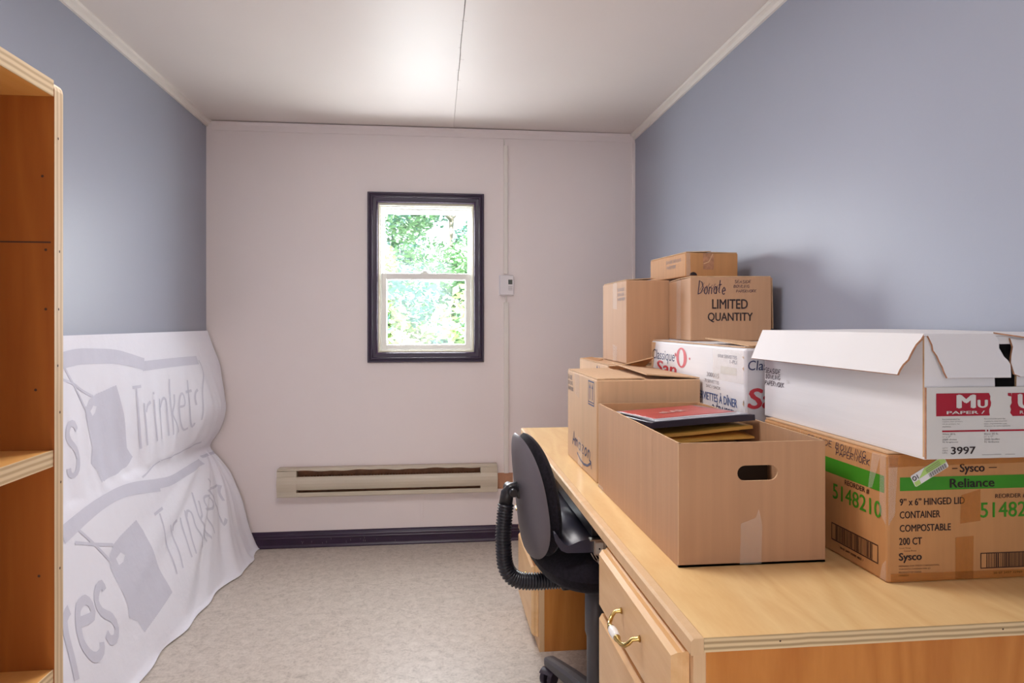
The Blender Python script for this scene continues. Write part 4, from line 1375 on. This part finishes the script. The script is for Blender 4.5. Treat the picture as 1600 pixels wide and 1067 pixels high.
fr.text('Come From', .0310, .0540, .0540, .0568, 'ink_brown')
fr.text('PREPARED FOR SYSCO CORPORATION,', .0212, .0272, .0980, .0304, 'ink_brown')
fr.text('TORONTO, CANADA M9B 6J2', .0212, .0218, .0810, .0250, 'ink_brown')
fr.text('PRODUCT OF CHINA', .0212, .0166, .0640, .0196, 'ink_brown')
fr.text('1446624', .0212, .0114, .0395, .0142, 'ink_brown', .02)
fr.text('REORDER #', .2049, .1425, .2650, .1505, 'ink_brown', .012)
fr.text('5148210', .1764, .1093, .3020, .1360, 'ink_green', .012)
fr.frame(.1764, .0190, .3050, .0470, .0018, 'ink_brown')
fr.bars(.188, .0208, .292, .0452, 'ink_brown', 5)
fr.text('20 07 3497 32989 4822 1', .2012, .0088, .2800, .0126, 'ink_brown', .01)
lf.rect(.20, .1555, .4445, .1855, 'ink_green')
lf.text('REORDER #', .3280, .1425, .4030, .1530, 'ink_brown', .012)
lf.text('5148210', .2880, .1080, .4365, .1375, 'ink_green', .012)
lf.frame(.283, .0250, .4280, .0590, .0022, 'ink_brown')
lf.bars(.296, .0275, .414, .0565, 'ink_brown', 8, .0014)
lf.text('20 07 3497 32989 4822 1', .312, .0155, .385, .0195, 'ink_brown', .01)
lf.hand('SEASIDE BOWLING', .195, .2065, .3926, .2195, .0016, 'ink_marker', seed=46)
lf.hand('PAPERWORK', .298, .1940, .404, .2075, .0016, 'ink_marker', seed=47)
for u in (.10, .165):
    lf.rect(u, .19, u + .0012, .223, 'kraft_edge')
m.build('box_body', root)
tape(root, fr, [(.128, .002), (.162, .002), (.163, .078), (.128, .076)], 'tape_amber')
tape(root, fr, [(.137, .100), (.176, .104), (.176, .160), (.139, .150)], 'tape_amber')
tape(root, fr, [(.006, .002), (.322, .002), (.322, .0155), (.006, .0165)], 'tape_amber')
tape(root, fr, [(.002, .2235), (.30, .2235), (.30, .2060), (.002, .2020)], 'tape_amber')
tape(root, fr, [(.0015, .10), (.0135, .12), (.020, .223), (.0015, .223)])
tape(root, lf, [(.400, .155), (.412, .158), (.436, .222), (.412, .222)])
tape(root, lf, [(.432, .12), (.4505, .10), (.4505, .223), (.434, .223)])
tape(root, lf, [(.4330, .003), (.4505, .003), (.4505, .04), (.4400, .03)])
m2 = MB()
sk = Face(m2, fr.o, fr.u, fr.v, .0012)
ca, sa = math.cos(R(29)), math.sin(R(29))
q = lambda a, b: (.0525 + a * ca - b * sa, .1665 + a * sa + b * ca)
sk.poly([q(0, .002), q(.002, 0), q(.070, 0), q(.072, .002), q(.072, .020), q(.070, .022), q(.002, .022), q(0, .020)], 'paper_white')
sk.poly([q(.012, .010), q(.071, .010), q(.071, .0215), q(.030, .0215)], 'paper_lime', 1.6)
sk.poly([q(.001, .001), q(.012, .001), q(.012, .009), q(.001, .009)], 'paper_lime', 1.6)
for k in range(17):
    a = .032 + k * .0022
    sk.poly([q(a, .001), q(a + (.0007, .0013)[k % 2], .001), q(a + (.0007, .0013)[k % 2], .009), q(a, .009)], 'ink_black', 1.6)
c_ = q(.0065, .0155)
sk.text('O1', c_[0] - .0055, c_[1] - .0040, c_[0] + .0055, c_[1] + .0040, 'ink_black', .01, lift=2, rot=R(29))
for k in range(3):
    sk.poly([q(.030, .012 + k * .003), q(.060, .012 + k * .003), q(.060, .0128 + k * .003), q(.030, .0128 + k * .003)], 'ink_grey', 2)
tag(m2.build('shipping_sticker', root), 'tilted white and lime barcode sticker')
flap(root, [(-w / 2 + .003, -d / 2 + .003, .2250), (-w / 2 + .003, d / 2 - .003, .2250), (-.003, d / 2 - .005, .2256), (-.003, -d / 2 + .004, .2256)], 'kraft_pale', t=.0028)
flap(root, [(w / 2 - .003, -d / 2 + .003, .2250), (w / 2 - .003, d / 2 - .003, .2250), (.003, d / 2 - .005, .2256), (.003, -d / 2 + .004, .2256)], 'kraft_pale', t=.0028)

# ---- white paper box with torn lid
WX0, WX1, WY0, WY1, WZ0 = .800, 1.112, 1.052, 1.605, DZ + .2245 + .0048
root, w, d, h = thing('carton', 'long white paper carton with torn flared lid and crimson label', 'box', ((WX0 + WX1) / 2, (WY0 + WY1) / 2, WZ0), 0, 'storage cartons on the desk'), WX1 - WX0, WY1 - WY0, .203
m = MB()
X0, X1, Y0, Y1, t_ = -w / 2, w / 2, -d / 2, d / 2, .004
m.box(X0, X1, Y0, Y1, 0, t_, 'carton_white_plain')
m.box(X0, X0 + t_, Y0 + t_, Y1 - t_, t_, h, 'carton_white')
m.box(X1 - t_, X1, Y0 + t_, Y1 - t_, t_, h, 'carton_white')
m.box(X0, X1, Y1 - t_, Y1, t_, h, 'carton_white_plain')
hh = [(X0 + a, Y0, b) for a, b in ((.127, .118), (.166, .118), (.168, .19), (.125, .19))]
m.plate([(X0, Y0, t_), (X1, Y0, t_), (X1, Y0, h), (X0, Y0, h)], (0, 1, 0), t_, 'carton_white_plain', [hh], 'kraft_edge')
lf = Face(m, (X0, Y1, 0), (0, -1, 0), (0, 0, 1))
lf.hand('SEASIDE', .004, .1040, .078, .1160, .0020, 'ink_marker', seed=56)
lf.hand('BOWLING', .006, .0900, .076, .1010, .0020, 'ink_marker', seed=57)
lf.hand('PAPERWORK', .002, .0740, .094, .0860, .0020, 'ink_marker', seed=58)
lf.text('TA', .105, .086, .118, .094, 'label_grey')
m.build('box_body', root)
m = MB()
m.box(X0 + .0015, X1 - .001, Y0 - .0035, Y0 - .0003, .0015, .1190, 'label_grey', .0006)
m.box(X0 + .0002, X0 + .0015, Y0 - .0034, Y0 - .0003, .0015, .1188, 'kraft_torn', 0)
fr = Face(m, (X0, Y0 - .0035, 0), (1, 0, 0), (0, 0, 1))
rq = random.Random(12)
def ragged(a0, b0, a1, b1, la, ra):
    """block whose left and/or right end is torn"""
    Lp = [(a0 + (rq.uniform(0, .006) if la else 0), b1 + (b0 - b1) * i / 7) for i in range(8)]
    Rp = [(a1 - (rq.uniform(0, .005) if ra else 0), b0 + (b1 - b0) * i / 7) for i in range(8)]
    return Lp + Rp
fr.poly(ragged(.0180, .0715, .1165, .1090, False, True), 'ink_crimson')
fr.poly(ragged(.1500, .0700, .2350, .1085, True, False), 'ink_crimson')
fr.poly([(.147, .1085), (.147, .104), (.1535, .1025), (.153, .1085)], 'ink_crimson')
fr.text('M', .0560, .0850, .0860, .1060, 'label_grey', .05, lift=2)
fr.text('U', .0925, .0850, .1085, .0975, 'label_grey', .05, lift=2)
fr.text('PAPER /', .0365, .0748, .1040, .0798, 'label_grey', .02, lift=2)
fr.text('U', .1665, .0830, .1920, .1060, 'label_grey', .05, lift=2)
fr.text('SE', .1960, .0830, .2260, .0990, 'label_grey', .04, lift=2)
fr.text('R', .1683, .0740, .1745, .0790, 'label_grey', .02, lift=2)
fr.text('PAPIER', .1790, .0740, .2300, .0790, 'label_grey', .02, lift=2)
fr.rect(.0285, .0452, .1060, .0480, 'ink_crimson'); fr.rect(.1085, .0452, .1115, .0480, 'ink_crimson'); fr.rect(.1140, .0450, .2900, .0478, 'ink_crimson')
for k, (s_, e_) in enumerate((('Recommended for', .0610), ('copiers, laser printers,', .0655), ('ink jet printers, fax', .0600), ('machines.', .0450))):
    fr.text(s_, .0290, .0650 - k * .0040, e_, .0676 - k * .0040, 'ink_grey')
for k, (s_, e_) in enumerate((('Recommande pour les', .1420), ('copieurs, imprimantes', .1450), ('laser, imprimantes a jet', .1450), ('d’encre et telecopieurs.', .1520))):
    fr.text(s_, .1040, .0645 - k * .0040, e_, .0671 - k * .0040, 'ink_grey')
for k, (s_, e_) in enumerate((('White 20 lb.', .0530), ('11” x 17”', .0440), ('2500 sheets', .0545), ('92 Brightness', .0570))):
    fr.text(s_, .0290, .0405 - k * .0045, e_, .0433 - k * .0045, 'ink_grey')
for k, (s_, e_) in enumerate((('Blanc 20 lb.', .1300), ('11” x 17”', .1210), ('2500 feuilles', .1320), ('92 Brillance', .1310))):
    fr.text(s_, .1040, .0398 - k * .0045, e_, .0426 - k * .0045, 'ink_grey')
for k, s_ in enumerate(('QTY', 'ITEM', 'UPC')):
    fr.text(s_, .0290, .0175 - k * .0038, .0385, .0197 - k * .0038, 'ink_grey')
fr.text('3997', .0445, .0085, .0880, .0205, 'ink_black', .02)
for a, b in ((.100, .135), (.142, .160)):
    fr.rect(a, .0062, b, .0068, 'ink_grey')
tag(m.build('label_panel', root), 'pale grey label panel with torn crimson banner')
# lid: top sheet plus flared, torn side flaps
lid_z = h + .0006
m = MB()
tl, tr, tyf, tyb = X0 - .004, X1, Y0 - .004, Y1 + .004
N = 10
k1 = m.mi('carton_white_plain')
rows = []
for i in range(N + 1):
    u = i / N
    rows.append([(tl + (tr - tl) * u, tyf + (tyb - tyf) * j / N, lid_z + .0045 * math.sin(PI * u) * math.sin(PI * j / N)) for j in range(N + 1)])
lo_ = [[m.bm.verts.new(p) for p in r_] for r_ in rows]
hi_ = [[m.bm.verts.new((p[0], p[1], p[2] + .004)) for p in r_] for r_ in rows]
for i in range(N):
    for j in range(N):
        for G in (lo_, hi_):
            f = m.bm.faces.new([G[i][j], G[i + 1][j], G[i + 1][j + 1], G[i][j + 1]]); f.material_index = k1
seq = [(i, 0) for i in range(N + 1)] + [(N, j) for j in range(1, N + 1)] + [(i, N) for i in range(N - 1, -1, -1)] + [(0, j) for j in range(N - 1, -1, -1)]
for (i, j), (i2, j2) in zip(seq, seq[1:]):
    f = m.bm.faces.new([lo_[i][j], lo_[i2][j2], hi_[i2][j2], hi_[i][j]]); f.material_index = k1
lid = m.build('lid', root)
# left flap: flares out to the left, front end torn
hz = lid_z + .0036
fo = Vector((-.031, 0, -.068))          # down-and-out direction of the left flap
def LP(y, k): return Vector((tl, y, hz)) + fo * k
rq = random.Random(21)
torn = [LP(tyf + .002 + .020 * (k / 8) ** 1.0 + rq.uniform(-.004, .004), k / 8) for k in range(1, 9)]
out_ = [LP(tyf, 0)] + torn + [LP(tyb - .004, 1.0), LP(tyb, .0)]
m = MB()
n_ = Vector((-1, 0, .52)).normalized()
m.plate(out_, -n_, .0035, 'carton_white_plain', edge='kraft_torn')
m.build('lid_flap', lid)
# front flap with ragged ends and a torn gap over the hand hole
fo2 = Vector((0, -.012, -.072))
def FP_(a, k): return Vector((X0 + a, tyf, hz)) + fo2 * k
rq = random.Random(23)
Lt = [FP_(.000 + .030 * k / 8 + rq.uniform(-.002, .002), k / 8) for k in range(9)]
Rt = [FP_(.142, 1.0), FP_(.1430, .86), FP_(.1440, .70), FP_(.1400, .60), FP_(.1340, .52), FP_(.1300, .40), FP_(.1275, .33), FP_(.1290, .20), FP_(.1275, .12), FP_(.1230, .04), FP_(.118, 0)]
m = MB()
m.plate(Lt + Rt, (0, 1, -.16), .0035, 'carton_white_plain', edge='kraft_torn')
m.build('lid_flap', lid)
# right-hand remnant of the front flap
m = MB()
m.plate([FP_(.1500, .10), FP_(.1640, .14), FP_(.30, .12), FP_(.30, .96), FP_(.160, .98), FP_(.1490, .92), FP_(.1455, .66), FP_(.1480, .50), FP_(.1530, .30)], (0, 1, -.16), .0035, 'carton_white_plain', edge='kraft_torn')
m.build('lid_flap', lid)
m = MB()
m.plate([(X0 + .120, tyf - .001, hz + .0002), (X1, tyf - .001, hz + .002), (X1, tyf - .022, hz - .008), (X0 + .165, tyf - .018, hz - .0075)], (0, .3, 1), .0025, 'carton_white_plain', edge='kraft_torn')
m.build('lid_edge', lid)
